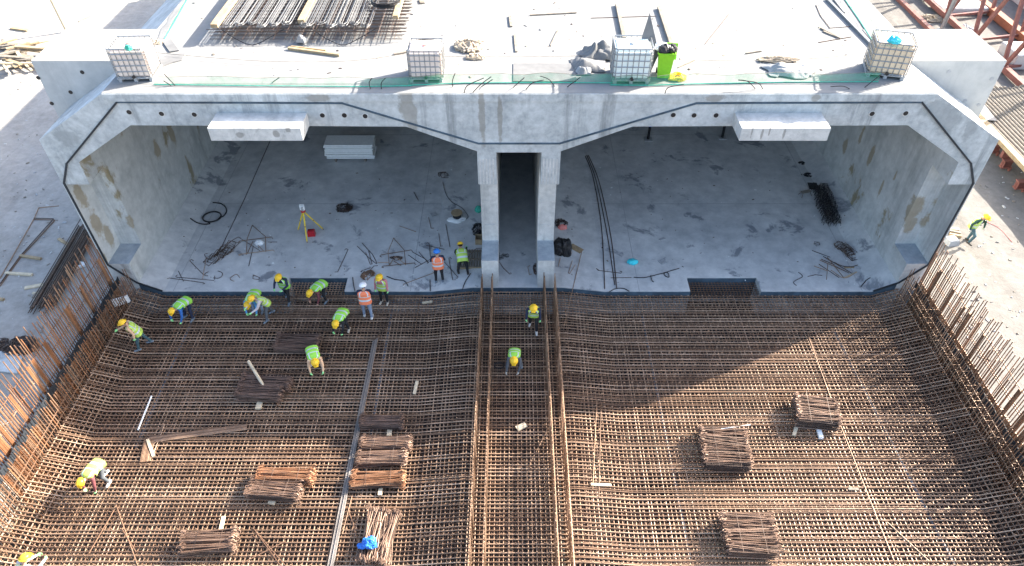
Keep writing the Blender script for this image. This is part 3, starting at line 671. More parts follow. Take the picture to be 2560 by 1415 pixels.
blob('crumpled white and blue paper bag inside the left bar frame', atf(*A_((1275,665))[0]), .2, .13, .12, 'white', 'paper_bag', 'bag', 6, .3)
blob('green bucket-like bundle against the left central wall', atf(*B_((1828,262))[0]), .16, .16, .2, 'netgreen', 'green_bundle', 'bundle', 7, .2)
blob('red and white crushed carton against the right central wall', atf(*C_((1640,298))[0]), .2, .13, .12, 'pinkcap', 'carton', 'carton', 8, .25)
# cable reel
p = atf(1143, 548); rl = thing('cable_reel', 'wooden cable drum standing on its flange in the left cell', 'cable reel', p)
for z in (.0, .38): m = MB(); m.lathe([(.035, z), (.27, z), (.27, z+.03), (.035, z+.03)], (0,0,0), 24); m.build('flange', 'wood', rl)
m = MB(); m.lathe([(.19, .03), (.20, .2), (.19, .38)], (0,0,0), 20); m.build('wound_cable', 'black', rl)
# pallet and crate
pc = [atf(x, y) for x, y in ((1143,674),(1203,672),(1203,630),(1145,630))]; c0 = sum(pc, Vector())/4; pw = (pc[1]-pc[0]).length; pd = (pc[3]-pc[0]).length
pl = thing('wooden_pallet', 'slatted wooden pallet lying beside the left central wall foot', 'pallet', c0, .02)
for i in range(9): m = MB(); m.box((-pw/2+pw*(i+.5)/9, 0, .13), (pw/9*.72, pd, .022)); m.build('slat', 'wood_grey', pl)
for y in (-pd*.45, 0, pd*.45): m = MB(); m.box((0, y, .06), (pw, .09, .118)); m.build('bearer', 'wood', pl)
p = atf(1197, 605); cr = thing('wooden_crate', 'small brown wooden crate against the left central wall', 'crate', p, 0)
for sx in (-1, 1): m = MB(); m.box((sx*.14, 0, .15), (.02, .4, .3)); m.build('side_board', 'wood', cr); m = MB(); m.box((0, sx*.19, .15), (.26, .02, .3)); m.build('end_board', 'wood', cr)
m = MB(); m.box((0,0,.02), (.25,.35,.02)); m.build('bottom_board', 'wood_grey', cr)
# white panel stack
yA = atf(875, 405).y; xa, xb = atf(815,405).x, atf(938,405).x; zt = aty(875, 364, yA).z; yB = atz(875, 337, zt).y
n = 9; hh = (zt-FZ-.16)/n
for i in range(n):
    m = MB(); m.box(((xa+xb)/2+rnd.uniform(-.05,.05), (yA+yB)/2+rnd.uniform(-.03,.03), FZ+.16+hh*(i+.5)), (xb-xa-.05+rnd.uniform(-.06,.0), yB-yA-.1, hh*.88))
    tag(m.build('foam_board', 'white'), 'white board in the stack under the left cell roof, layer %s from the top' % ['nine','eight','seven','six','five','four','three','two','one'][i], 'panel', 'white boards stacked in the left cell')
for s in (.2, .8): m = MB(); m.box((xa+(xb-xa)*s, (yA+yB)/2, FZ+.08), (.1, yB-yA, .155)); tag(m.build('timber_piece', 'wood_grey'), '%s timber bearer under the white board stack' % ('left' if s < .5 else 'right'), 'timber')
# blue props
for q, lab in (((1620,349),'blue and black steel prop left of the right corbel'),((1805,345),'blue and black steel prop at the left end of the right corbel')):
    p = atf(*q); t = thing('steel_prop', lab, 'prop', p, 0, 'blue props in the right cell')
    m = MB(); m.box((0,0,.03), (.42,.42,.06)); m.build('base_plate', 'grey', t)
    m = MB(); m.lathe([(.075,.06),(.075,.85)], (0,0,0), 12); m.build('lower_tube', 'black', t); m = MB(); m.lathe([(.10,.85),(.10,7.9)], (0,0,0), 12); m.build('upper_tube', 'blue', t)
# ================= bundles and loose things on the mats
def hook_mesh(Lb, mat, k, g):
    z0 = 0; P = [Vector((-Lb/2+.11, .085, .04)), Vector((-Lb/2+.03, .075, .06)), Vector((-Lb/2-.03, .035, .03)), Vector((-Lb/2, 0, 0)), Vector((0, g.uniform(-.012,.012), 0)), Vector((Lb/2, 0, 0)), Vector((Lb/2+.03, -.035, .04)), Vector((Lb/2-.02, -.075, .07)), Vector((Lb/2-.11, -.085, .04))]
    m = MB(); m.tube(P, .0135, 6); return m.mesh('tie_bar', mat)
def bundle(label, c, Lb, D, H, ang, mat, n=56, seed=1, fan=.085):
    g = random.Random(seed); t = thing('tie_bar_bundle', label, 'bundle', c, R(ang), 'bundles of hooked tie bars')
    me = [hook_mesh(Lb*g.uniform(.94,1.03), mat, k, g) for k in range(6)]
    rows = max(2, int(H/.07)); per = n//rows; i = 0
    for r_ in range(rows):
        for k in range(per):
            y = -D/2+D*(k+.5)/per+g.uniform(-.045,.045)
            if abs(y) > D/2*(1-.10*r_): y *= .85
            o = link('tie_bar', g.choice(me), t, T4((g.uniform(-.05,.05), y, .03+.066*r_+g.uniform(-.01,.02)), g.uniform(-fan,fan)+(math.pi if g.random() < .5 else 0), g.uniform(-1.5,1.5), g.uniform(-.03,.03)))
    # packed core bars fill the middle, coloured dark to act as shaded gaps
    m = MB()
    for r_ in range(rows-1):
        for k in range(int(D/.045)): m.tube([(-Lb*.47, -D*.46+D*.92*k/int(D/.045), .03+.06*r_), (Lb*.47, -D*.46+D*.92*k/int(D/.045)+g.uniform(-.03,.03), .035+.06*r_)], .014, 5)
    o = m.build('core_bars', 'rebar_dark', t); o['kind'] = 'stuff'
    for sx in (-.22, .24): m = MB(); m.tube([(Lb*sx, -D/2-.02, .0), (Lb*sx, -D/2-.02, H*.9), (Lb*sx, D/2+.02, H*.9), (Lb*sx, D/2+.02, 0)], .006, 4, closed=True); m.build('tie_wire', 'rebar_dark', t)
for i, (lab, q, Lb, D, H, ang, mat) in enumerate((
 ('shaded dark bundle of hooked tie bars, partly hidden by the stooping worker', (745,862), 1.65, .95, .34, -2, 'rebar_shaded'),
 ('shaded bundle with the timber post leaning on it, farther half', (668,962), 1.9, .6, .42, -5, 'rebar_shaded'),
 ('shaded bundle with a grey block under its near edge', (652,990), 1.65, .6, .38, -4, 'rebar_shaded'),
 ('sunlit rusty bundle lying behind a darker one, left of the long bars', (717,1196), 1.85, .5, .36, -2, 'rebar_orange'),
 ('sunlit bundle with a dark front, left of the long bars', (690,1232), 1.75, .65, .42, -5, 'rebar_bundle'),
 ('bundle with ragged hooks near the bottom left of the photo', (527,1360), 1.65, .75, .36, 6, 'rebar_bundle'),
 ('shaded dark bundle just right of the long bars', (955,1060), 1.5, .5, .3, 0, 'rebar_shaded'),
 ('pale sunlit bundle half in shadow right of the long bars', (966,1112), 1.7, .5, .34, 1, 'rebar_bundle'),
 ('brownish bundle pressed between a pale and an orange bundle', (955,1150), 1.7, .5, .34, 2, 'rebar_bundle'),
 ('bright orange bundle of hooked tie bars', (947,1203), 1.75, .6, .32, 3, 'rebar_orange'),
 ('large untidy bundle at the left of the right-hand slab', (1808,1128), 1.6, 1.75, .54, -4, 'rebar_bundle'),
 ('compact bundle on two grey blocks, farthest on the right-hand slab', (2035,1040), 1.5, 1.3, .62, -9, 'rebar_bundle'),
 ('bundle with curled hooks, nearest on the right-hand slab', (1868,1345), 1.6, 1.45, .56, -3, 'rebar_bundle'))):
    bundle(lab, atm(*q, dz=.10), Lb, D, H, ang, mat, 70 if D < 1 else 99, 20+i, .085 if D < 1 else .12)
bundle('messy upright-lying heap of hooked bars under a blue bag', atm(947,1345, dz=.10), 1.75, 1.0, .3, 83, 'rebar_bundle', 80, 41, .2)
blob('blue plastic bag knotted on the messy heap of hooked bars', atm(926,1362, dz=.42), .2, .17, .17, 'blue', 'plastic_bag', 'bag', 9, .35, sub=4)
blob('smaller blue scrap beside the knotted blue bag', atm(905,1366, dz=.40), .14, .09, .06, 'blue', 'plastic_bag', 'bag', 10, .3)
TB = 'timber pieces on the mats'
for lab, a, b, w_, h_, mt in (('grey block under the shaded bundle with the leaning post', (652,1003),(646,1024), .20, .08, 'wood_pale'),('pale block under the shaded dark bundle right of the long bars', (976,1068),(973,1092), .17, .08, 'wood_pale'),('pale block below the bright orange bundle', (953,1218),(950,1240), .13, .08, 'wood_pale'),('pale block under the sunlit bundle with dark front', (684,1250),(678,1262), .22, .08, 'wood_pale'),('left grey block under the farthest right-hand bundle', (1992,1062),(1984,1090), .12, .08, 'wood_pale'),('right grey block under the farthest right-hand bundle', (2042,1064),(2052,1098), .15, .10, 'white'),('short pale batten lying alone on the shaded left mat', (1043,954),(1036,986), .12, .05, 'wood_pale'),('small pale batten near the slab edge right of the beard worker', (1056,758),(1081,755), .10, .05, 'wood_pale'),('square pale board on the corridor mat', (1292,1073),(1315,1062), .22, .04, 'wood_pale'),('pale batten under the two rods on the right-hand slab', (1477,1212),(1528,1214), .09, .05, 'wood_pale'),('small grey batten at the far right of the slab', (2120,1223),(2146,1224), .09, .05, 'wood_grey'),('pale batten behind the bundle with ragged hooks', (560,1292),(552,1328), .12, .05, 'wood_pale'),('pale wedge under the L-bent bars', (370,1100),(385,1142), .10, .06, 'wood_pale')):
    planks(lab, a, b, w_, h_, mt, atm, 'timber', 'timber_piece', TB, .03)
p0, p1 = atm(660, 966, .34), aty(621, 903, atm(640, 930).y); m = MB(); m.tube([p0, p0.lerp(p1, .5), p1], .06, 10); tag(m.build('timber_post', 'wood_pale'), 'round pale timber post leaning on a shaded bundle', 'post')
# long bar bundle
a, c = atm(938, 852, .05), atm(825, 1420, .05); t = thing('long_bar_bundle', 'bundle of long straight grey bars lying lengthwise on the left mat', 'bar bundle', a.lerp(c, .5)); iv = Matrix.Translation(-t.location)
d = (c-a).normalized(); sd = Vector((d.y, -d.x, 0))
for i in range(9):
    o_ = sd*(.034*(i % 6)-.085)+Vector((0,0,.034*(i//6))); m = MB(); m.tube([a+o_-d*rnd.uniform(0,.15), c+o_+d*2.2], .0165, 6); m.build('long_bar', 'steel_pale', t).matrix_basis = iv
for lab, px in (('left thin rod sprouting from the far end of the long bar bundle', [(985,788),(933,852)]),('right thin rod sprouting from the far end of the long bar bundle', [(968,812),(945,852)])): rod(lab, px, .014, 'rebar_dark', atm, .06)
# L-bent bars
t = thing('bent_bar_bundle', 'bundle of L-bent bars lying on the left mat at the shadow edge', 'bar bundle', atm(365,1096)); iv = Matrix.Translation(-t.location)
for i in range(9):
    e = i*.042; q0, q1, q2 = atm(618,1060,.05), atm(362,1094,.05), atm(350,1156,.05)
    u = (q0-q1).normalized(); v_ = (q2-q1).normalized(); P = [q0+v_*e-u*.10*i*.6, q1+v_*(e+.12)+u*e*1.1+u*.05, q1+v_*e+u*e*1.1, q1+v_*(e+.08)+u*e*1.05-v_*0, q2+u*e*1.0]
    P = [q0+v_*e*.7, q1+v_*e*.7+u*(e+.1), q1+v_*(e*.7+.1)+u*e, q2+u*e]; m = MB(); m.tube(P, .0165, 6); m.build('bent_bar', 'rebar_red' if i % 2 else 'rebar', t).matrix_basis = iv
rod('white plastic pipe lying on the shaded left mat', [(379,990),(345,1075)], .03, 'white', atm, .04, 'pipe', 'plastic_pipe')
LM = 'loose bars lying on the mats'
for lab, px, mt in (('longer rod of the pair lying lengthwise on the right-hand slab', [(1503,1005),(1497,1243)], 'rebar'),('shorter rod of the pair lying lengthwise on the right-hand slab', [(1492,1002),(1482,1222)], 'rebar'),('long brown rod running down the right-hand slab past the bundles', [(2020,838),(2100,1060),(2235,1402)], 'rebar_red'),('short slanting rod near the bottom right of the slab', [(2218,1305),(2322,1402)], 'rebar'),('slanting rod below the sunlit far left worker', [(290,1262),(345,1416)], 'rebar_red'),('second slanting rod below the sunlit far left worker', [(305,1322),(340,1380)], 'rebar_red'),('rod slanting the other way at the lower left', [(286,1274),(222,1384)], 'rebar_red'),('rod crossing left of the messy hooked heap', [(632,1320),(715,1416)], 'rebar_red'),('bent rod crossing the lower left mat', [(640,1345),(632,1340),(640,1330),(700,1412)], 'rebar_red'),('straight rod rising toward the long bar bundle', [(605,1408),(715,1352)], 'rebar_red'),('thin rod beside the white plastic pipe', [(412,1060),(385,1130)], 'rebar'),('hooked thin rod on the corridor mat', [(1372,1068),(1340,1130),(1322,1165),(1328,1172)], 'rebar'),('brown hooked bar on the shaded mat left of the central rows', [(1048,758),(1036,835),(1040,838)], 'rebar_red'),('thin rod left of the messy hooked heap', [(872,1275),(902,1380)], 'rebar_red'),('second thin rod left of the messy hooked heap', [(880,1240),(856,1335)], 'rebar_red'),('pale stick lying on the untidy right-hand bundle', [(1803,1072),(1876,1062)], 'white')):
    rod(lab, px, .015, mt, atm, .03 if 'stick' not in lab else .5, group=LM)
for lab, q in (('black cable loop beside the squatting worker', (1248,914)),('black tube pair beside the stooping worker', (815,892))):
    p = atm(*q, dz=.04); m = MB(); m.tube([p+Vector((.2*math.cos(i*.4), .13*math.sin(i*.4), .01)) for i in range(30)], .02, 6); tag(m.build('cable_loop', 'black'), lab, 'cable')
# ================= the roof deck
RT = RZ+.012
def atd(x, y, dz=0.0): return atz(x, y, RT+dz)
def ibc(label, q, rz, body, capm, sc=1.04, extra=None):
    p = atd(*q); t = thing('liquid_tank', label, 'tank', p+Vector((0,.52*sc,0)), R(rz), 'caged liquid tanks on the deck'); t.scale = (sc,)*3
    m = MB()
    for x in (-.5, 0, .5): m.box((x, 0, .05), (.1, .98, .1))
    m.box((0,0,.115), (1.18,.98,.03)); m.build('pallet_base', 'grey', t)
    bm = bmesh.new(); bmesh.ops.create_cube(bm, size=1.0)
    for v in bm.verts: v.co = Vector((v.co.x*1.12, v.co.y*.92, v.co.z*.96+.62))
    bmesh.ops.bevel(bm, geom=bm.edges[:], offset=.07, segments=3, affect='EDGES'); me = bpy.data.meshes.new('tank_body'); bm.to_mesh(me); bm.free(); me.materials.append(M[body]); me.polygons.foreach_set('use_smooth', [True]*len(me.polygons)); link('tank_body', me, t); me.polygons.foreach_set('use_smooth', [False]*len(me.polygons))
    m = MB(); W_, D_2 = .585, .485
    for z in (.16, .36, .56, .76, .96, 1.14):
        m.tube([(-W_,-D_2+.06,z), (-W_+.06,-D_2,z), (W_-.06,-D_2,z), (W_,-D_2+.06,z), (W_,D_2-.06,z), (W_-.06,D_2,z), (-W_+.06,D_2,z), (-W_,D_2-.06,z)], .016 if z < 1.1 else .022, 5, closed=True)
    for i in range(7):
        x = -.51+.17*i
        for y in (-D_2, D_2): m.tube([(x,y,.13), (x,y,1.14)], .013, 5)
    for i in range(6):
        y = -.42+.168*i
        for x in (-W_, W_): m.tube([(x,y,.13), (x,y,1.14)], .013, 5)
    m.build('cage', 'silver', t)
    m = MB(); m.lathe([(.085,1.10),(.085,1.145),(.07,1.15)], (0,0,0), 18); m.build('filler_cap', capm, t)
    m = MB(); m.lathe([(.05,.0),(.05,.08)], (0,-.50,.20), 10, 0, Matrix.Rotation(R(90), 3, 'X')); m.build('outlet_valve', 'black', t)
    return t
ibc('pinkish caged tank farthest left, beside the left end block', (338,206), 3, 'tankpink', 'pinkcap')
ibc('pinkish caged tank with a red cap, between rebar rack and rope heap', (1066,207), 0, 'tankpink', 'pinkcap', 1.0)
ibc('clear white caged tank beside the green wheeled bin', (1578,212), -1, 'tankwhite', 'grey', 1.1)
ibc('tan caged tank with a turquoise bag on top, beside the right end block', (2222,199), -14, 'tanktan', 'grey', 1.1)
blob('turquoise plastic bag lying on top of the tan tank', atz(2234,106,RT+1.27), .2, .16, .14, 'cyan', 'plastic_bag', 'bag', 14, .4)
blob('small green rag on top of the farthest left tank', atz(323,124,RT+1.2), .1, .1, .1, 'netgreen', 'rag', 'rag', 15, .4)
# green bin
p = atd(1660, 201); gb = thing('wheeled_bin', 'bright lime green wheeled bin overflowing with black bags', 'bin', p+Vector((0,.28,0)), R(-8))
m = MB(); m.box((0,0,.50), (.44,.48,.90)); vs = []; 
for i, v in enumerate(m.v): k = 1.24 if v[2] > .5 else .92; vs.append((v[0]*k, v[1]*k, v[2]))
m.v = vs; m.build('bin_body', 'lime', gb)
m = MB(); m.tube([(-.29,-.31,.96), (.29,-.31,.96), (.29,.31,.96), (-.29,.31,.96)], .025, 6, closed=True); m.build('rim', 'lime', gb)
m = MB(); m.box((.1,.42,.75), (.58,.05,.55), Matrix.Rotation(R(-14), 3, 'X'))
for i in range(5): m.box((-.12+.11*i,.46,.75), (.03,.05,.5), Matrix.Rotation(R(-14), 3, 'X'))
m.build('lid', 'lime', gb)
for sx in (-1, 1): m = MB(); m.lathe([(.02,-.03),(.1,-.03),(.1,.03),(.02,.03)], (0,0,0), 16); o = m.build('wheel', 'black', gb); o.matrix_basis = T4((sx*.22,.26,.1), 0, 0, math.pi/2)
for i, (dx, dy, mt, lab) in enumerate(((-.12,-.08,'black','black rubbish bag at the left in the lime green bin'),(.13,-.02,'black','black rubbish bag at the right in the lime green bin'),(-.2,.14,'white','white rubbish bag at the back of the lime green bin'))):
    blob(lab, gb.location+Vector((dx,dy,.93)), .19, .19, .16, mt, 'rubbish_bag', 'bag', 30+i, .35)
# felt, cloth and rope heaps
def crumple(label, c, sx, sy, h, mat, seed, name, cat, fr=1.6, n=22, rz=0.0, up=.02):
    from mathutils import noise as nz
    m = MB(); rot = Matrix.Rotation(rz, 3, 'Z')
    def fn(u, v, p):
        e = min(1, 3.2*min(u, 1-u, v, 1-v)+.05); q = Vector((p.x*fr, p.y*fr, seed)); z = (.5+.5*nz.noise(q)+.35*abs(nz.noise(q*2.1)))*h*e**.7*(.55+.45*nz.noise(q*.6+Vector((3,1,0)))+.3)
        return rot @ Vector((p.x*(.75+.35*nz.noise(q*.9+Vector((5,0,0)))), p.y*(.75+.35*nz.noise(q*.8+Vector((0,9,0)))), z+up))
    m.sheet(c, sx, sy, n, n, fn); return tag(m.build(name, mat), label, cat)
crumple('grey felt sheet crumpled high beside the clear tank', atd(1500,140), 1.9, 1.3, .75, 'felt', 3.1, 'felt_sheet', 'felt', 1.5, 34)
crumple('flatter grey felt sheet spread in front of the crumpled felt', atd(1470,165), 1.9, 1.2, .35, 'felt', 8.4, 'felt_sheet', 'felt', 1.2)
crumple('small pale sheet at the foot of the felt heap', atd(1458,182), .7, .7, .3, 'cloth', 2.2, 'cloth_sheet', 'cloth', 3)
crumple('pale cloth sheets heaped behind the net near the tan tank', atd(1975,178), 2.3, 1.3, .45, 'cloth', 5.7, 'cloth_heap', 'cloth', 1.7, 34)
tangle('brown twine heap at the back of the pale cloth heap', atd(1945,152), .8, .25, .2, 16, 'rope', .02, 'twine heap', 'twine_heap', 21)
tangle('thick beige rope heap right of the red-capped tank', atd(1172,118), .55, .55, .3, 34, 'rope', .045, 'rope heap', 'rope_heap', 22, None, 7)
tangle('lower end of the beige rope heap trailing forward', atd(1188,145), .35, .2, .15, 12, 'rope', .045, 'rope heap', 'rope_heap', 23, None, 7)
tangle('yellow green hose heap beside the lime green bin', atd(1692,197), .32, .3, .25, 14, 'hose_y' if 'hose_y' in M else 'yellow', .03, 'hose heap', 'hose_heap', 24, None, 8)
tangle('small rope scrap behind the farthest left tank', atd(392,108), .25, .2, .15, 8, 'rope', .03, 'rope heap', 'rope_heap', 25)
def flat_panel(label, px, mat, th=.04, dz=0.0, name='carpet_piece', cat='panel'):
    P = [atd(x, y, dz) for x, y in px]; n = len(P); m = MB(); m.add(P+[p+Vector((0,0,th)) for p in P], [tuple(reversed(range(n))), tuple(range(n, 2*n))]+[(i, (i+1) % n, n+(i+1) % n, n+i) for i in range(n)]); return tag(m.build(name, mat), label, cat)
flat_panel('grey board lying flat behind the net near the felt', [(1283,205),(1440,205),(1440,160),(1283,160)], 'felt', .03)
flat_panel('grey carpet strip folded right of the farthest left tank', [(425,132),(408,108),(428,100),(448,128)], 'felt', .05)
flat_panel('grey carpet sheet lying below the folded strip', [(405,168),(400,150),(420,138),(466,134),(455,152),(432,158)], 'felt', .04)
yq = atd(1625, 195).y+.15; P = [aty(x, y, yq) for x, y in ((1602,118),(1630,48),(1650,140),(1618,198))]; P = [p+Vector((0,.25*(p.z-RT),0)) for p in P]
m = MB(); m.add(P+[p+Vector((0,.03,0)) for p in P], [(0,1,2,3),(7,6,5,4)]+[(i, i+4, (i+1) % 4+4, (i+1) % 4) for i in range(4)]); tag(m.build('leaning_board', 'felt'), 'grey board propped on its corner between tank and green bin', 'board')
DK = 'loose pieces on the deck'
for lab, a, b, w_, h_, mt in (('short brown plank left of the small upright plank, top of deck', (1275,42),(1278,68), .10, .06, 'wood_grey'),('upright-lying brown plank in front of the rope heap row', (1287,88),(1291,131), .09, .05, 'wood_grey'),('slanting short brown stick right of the upright-lying plank', (1376,116),(1395,77), .05, .04, 'wood_grey'),('dark steel bar lying level at the top of the deck', (1325,39),(1441,33), .07, .05, 'wood_grey'),('long grey beam ending behind the clear tank', (1542,14),(1560,100), .14, .12, 'wood_grey'),('long grey beam ending behind the green bin', (1647,22),(1680,122), .14, .12, 'wood_grey'),('short brown stick in the right half of the deck', (1864,135),(1903,129), .06, .05, 'wood_grey'),('yellow pole lying across in front of the rebar rack, upper', (728,118),(815,128), .06, .06, 'wood'),('thick yellow pole lying across in front of the rebar rack', (722,124),(850,141), .11, .10, 'wood'),('brown plank end at the top right of the rebar rack', (1053,0),(1056,10), .2, .06, 'wood_grey'),('upper of two grey planks beside the right deck net', (2052,72),(2098,96), .10, .06, 'wood_grey'),('lower of two grey planks beside the right deck net', (2058,80),(2102,98), .08, .05, 'wood_grey'),('long grey pole lying along the right deck net', (2066,0),(2182,120), .10, .10, 'silver'),('second long grey pole lying along the right deck net', (2084,0),(2110,34), .08, .08, 'silver'),('thin rod lying right of the grey planks', (2046,107),(2128,93), .03, .03, 'rebar_dark'),('brown stick near the rope line left of the rebar tank', (985,137),(1018,131), .10, .05, 'wood_grey'),('brown stick by the right rim of the bin', (1695,170),(1735,152), .04, .04, 'wood_grey'),('short grey plank behind the red-capped tank', (1046,100),(1087,97), .06, .04, 'wood_grey'),('short dark stick right of the rope heap', (1181,100),(1209,105), .04, .03, 'wood_grey')):
    planks(lab, a, b, w_, h_, mt, atd, 'timber' if 'rod' not in lab and 'steel' not in lab else 'bar', 'loose_piece', DK)
for lab, px in (('thin long rod lying level behind the felt heap', [(1477,45),(1640,40)]),('thin slanting rod alone in the right half of the deck', [(1763,110),(1823,35)]),('bent rod frame beside the right deck net', [(2040,12),(2052,40),(2075,70),(2125,66)])): rod(lab, px, .014, 'rebar_dark', atd, .02, group=DK)
# black bent bar stubs along the roof edge
E2 = lambda *p: Q(850, 0, 2.948, p); E1 = lambda *p: Q(0, 0, 2.948, p); E3 = lambda *p: Q(1700, 0, 2.948, p)
for lab, px in (('farther left of two stubs in the shadow of the red-capped tank', E2((225,655),(215,610),(235,575))),('farther right of two stubs in the shadow of the red-capped tank', E2((305,655),(305,610),(335,575))),('upright stub just right of the red-capped tank', E2((830,640),(830,590),(850,535))),('long thin curved stub, first of a loose trio', E2((915,685),(940,630),(1060,575))),('thin curved stub, middle of a loose trio', E2((980,680),(1040,620),(1115,565))),('short stub, last of a loose trio', E2((1040,640),(1125,585))),('straight slanting stub before the flat grey board', E2((1275,645),(1360,570))),('curved stub leaning right before the flat grey board', E2((1370,660),(1420,610),(1500,590))),('curved stub leaning left before the felt', E2((1580,635),(1540,585),(1475,560))),('thick stub in the shadow of the clear tank', E2((1675,640),(1770,570))),('low bent stub beside the clear tank', E2((1935,570),(1900,600),(1770,600))),('outer of two stubs arching left near the pale cloth', E3((610,655),(570,610),(430,590))),('inner of two stubs arching left near the pale cloth', E3((555,655),(500,600),(430,588))),('low stub in the shadow of the tan tank', E3((1250,655),(1200,635),(1110,638))),('straight stub crossing the net at the tan tank', E3((1360,645),(1480,550))),('longer of two stubs near the farthest left tank', E1((1290,630),(1210,545))),('shorter of two stubs near the farthest left tank', E1((1260,630),(1205,595))),('looped stub at the middle of the left net', E1((1930,612),(2005,640),(2010,628),(1965,640),(2060,570))),('stub right of the green bin arching right', E2((2395,690),(2420,645),(2535,622)))):
    b0 = atd(*px[0]); P = [b0]+[aty(x, y, b0.y+.02*i) for i, (x, y) in enumerate(px[1:])]
    m = MB(); m.tube(smooth_pts(P, 4), .015, 6); tag(m.build('bar_stub', 'black'), lab, 'stub', 'black stubs along the roof edge')
# safety nets and ropes
def net(label, bot, topp, h, side=False):
    Bp = [atd(*q) for q in bot]; n = len(Bp); vs = []; K = 8
    full = []
    for i in range(n-1):
        for k in range(K): full.append(Bp[i].lerp(Bp[i+1], k/K))
    full.append(Bp[-1]); t = thing('safety_net', label, 'net', full[len(full)//2]); iv = Matrix.Translation(-t.location)
    tops = []
    for i, p in enumerate(full):
        hh = h*(.82+.25*vnoise((i*.31, 2.2, 0), 1)); off = Vector((.06, .10+.08*vnoise((i*.5, 0, 1), 1), 0)) if not side else Vector((side*.22, 0, 0)); tops.append(p+off+Vector((0,0,hh)))
    R_ = 5; m = MB(); vs = [full[i].lerp(tops[i], r_/R_)+Vector((0,.05*vnoise((i*.7, r_*.8, 4), 1),0)) for i in range(len(full)) for r_ in range(R_+1)]
    m.add(vs, [(i*(R_+1)+r_, (i+1)*(R_+1)+r_, (i+1)*(R_+1)+r_+1, i*(R_+1)+r_+1) for i in range(len(full)-1) for r_ in range(R_)]); m.build('mesh_cloth', 'net', t).matrix_basis = iv
    m = MB(); m.tube([p+Vector((0,-.02,.02)) for p in full], .018, 5); m.build('bottom_hem', 'netgreen', t).matrix_basis = iv
    m = MB(); m.tube(tops, .008, 4); m.build('top_rope', 'wood_grey', t).matrix_basis = iv
net('green safety net along the roof edge from the left tank to the middle tank', [(385,212),(640,215),(900,217),(1030,215)], 0, .32)
net('green safety net along the roof edge between the middle tank and the clear tank', [(1020,214),(1160,208),(1400,207),(1530,208)], 0, .34)
net('green safety net along the roof edge from the clear tank to the tan tank', [(1525,213),(1625,214),(1750,210),(1960,206),(2195,205)], 0, .36)
net('green safety net along the left side of the deck', [(412,98),(440,50),(468,0),(490,-40)], 0, .34, .7)
net('green safety net along the right side of the deck', [(2186,112),(2150,55),(2112,0),(2085,-45)], 0, .34, 1)
for lab, px in (('thin rope stretched across the deck from the left tank', [(395,132),(640,152),(860,153),(1010,135)]),('thin rope stretched across the deck between middle and clear tank', [(1110,141),(1300,142),(1530,138)]),('thin rope stretched across the deck to the tan tank', [(1735,150),(1880,152),(2050,145),(2180,130)])): rod(lab, px, .009, 'wood_grey', atd, .12, 'rope', 'rope', True)
# rebar rack on the deck
x0, x1 = atd(548,100).x, atd(1000,100).x; y0 = atd(700,104).y; y1 = 12.5
t = thing('rebar_rack', 'stacked layers of welded steel mesh at the top left of the deck', 'mesh stack', ((x0+x1)/2, (y0+y1)/2, RT)); iv = Matrix.Translation(-t.location)
m = MB(); m.tube([(x0-.25,0,0), (x1+.15,0,0)], .013, 5); wm = m.mesh('cross_wire', 'rebar_dark'); m = MB(); m.tube([(0,y0-.05,0), (0,y1,0)], .012, 5); lm = m.mesh('long_wire', 'rebar_dark')
for lay in range(4):
    for i in range(25):
        yy = y0+.03+i*.33+rnd.uniform(-.05,.05)
        link('cross_wire', wm, t, iv @ T4((rnd.uniform(-.08,.08), yy, RT+.1+.12*lay), 0))
    for i in range(18 if lay == 0 else 14): link('long_wire', lm, t, iv @ T4((x0+(x1-x0)*(i+.5)/(18 if lay == 0 else 14)+rnd.uniform(-.05,.05), 0, RT+.11+.12*lay)))
for i, (xx, qa, wid, lab) in enumerate(((x0+.02, 0, .26, 'yellow timber beam at the left side of the rebar rack'),(atd(770,80).x-.05, 0, .24, 'yellow timber beam in the middle of the rebar rack'),(atd(992,85).x, 0, .2, 'yellow timber beam at the right side of the rebar rack'))):
    m = MB(); m.box((xx, (y0+y1)/2-.0+.3*i, RT+.60), (wid, y1-y0-.2*i, .14)); tag(m.build('timber_beam', 'wood'), lab, 'timber', 'beams on the rebar rack')
for i in range(13):
    xx = x0+.45+(x1-x0-1.6)*i/12.2
    if abs(xx-(atd(770,80).x)) < .22: xx += .3
    lo = MB()
    for k in range(5):
        r_ = .07+.032*k+rnd.uniform(-.01,.01); zz = RT+.54+.035*(k % 3); P = [Vector((xx-r_, y1-.5, zz))]+[Vector((xx-r_*math.cos(a), y0+.28+.12*(i % 3)-r_*1.6*math.sin(a), zz)) for a in [j*math.pi/8 for j in range(9)]]+[Vector((xx+r_, y1-.5, zz))]
        lo.tube([p_+Vector((rnd.uniform(-.02,.02),rnd.uniform(-.06,.06),0)) for p_ in P], .0115, 5)
    tag(lo.build('hairpin_bars', 'steel_grey'), 'nested grey hairpin bars on the rebar rack, group %s from the left' % ['one','two','three','four','five','six','seven','eight','nine','ten','eleven','twelve','thirteen'][i], 'hairpin bars', 'hairpin bars on the rebar rack')
p = atz(965,8,RT+.6)
m = MB(); m.tube([p+Vector((.55*math.cos(i*.3)*(1+.05*math.sin(i)), .6*math.sin(i*.3), .02+.002*i)) for i in range(90)], .022, 6); tag(m.build('cable_coil', 'black'), 'black cable coil lying on the right end of the rebar rack', 'cable')
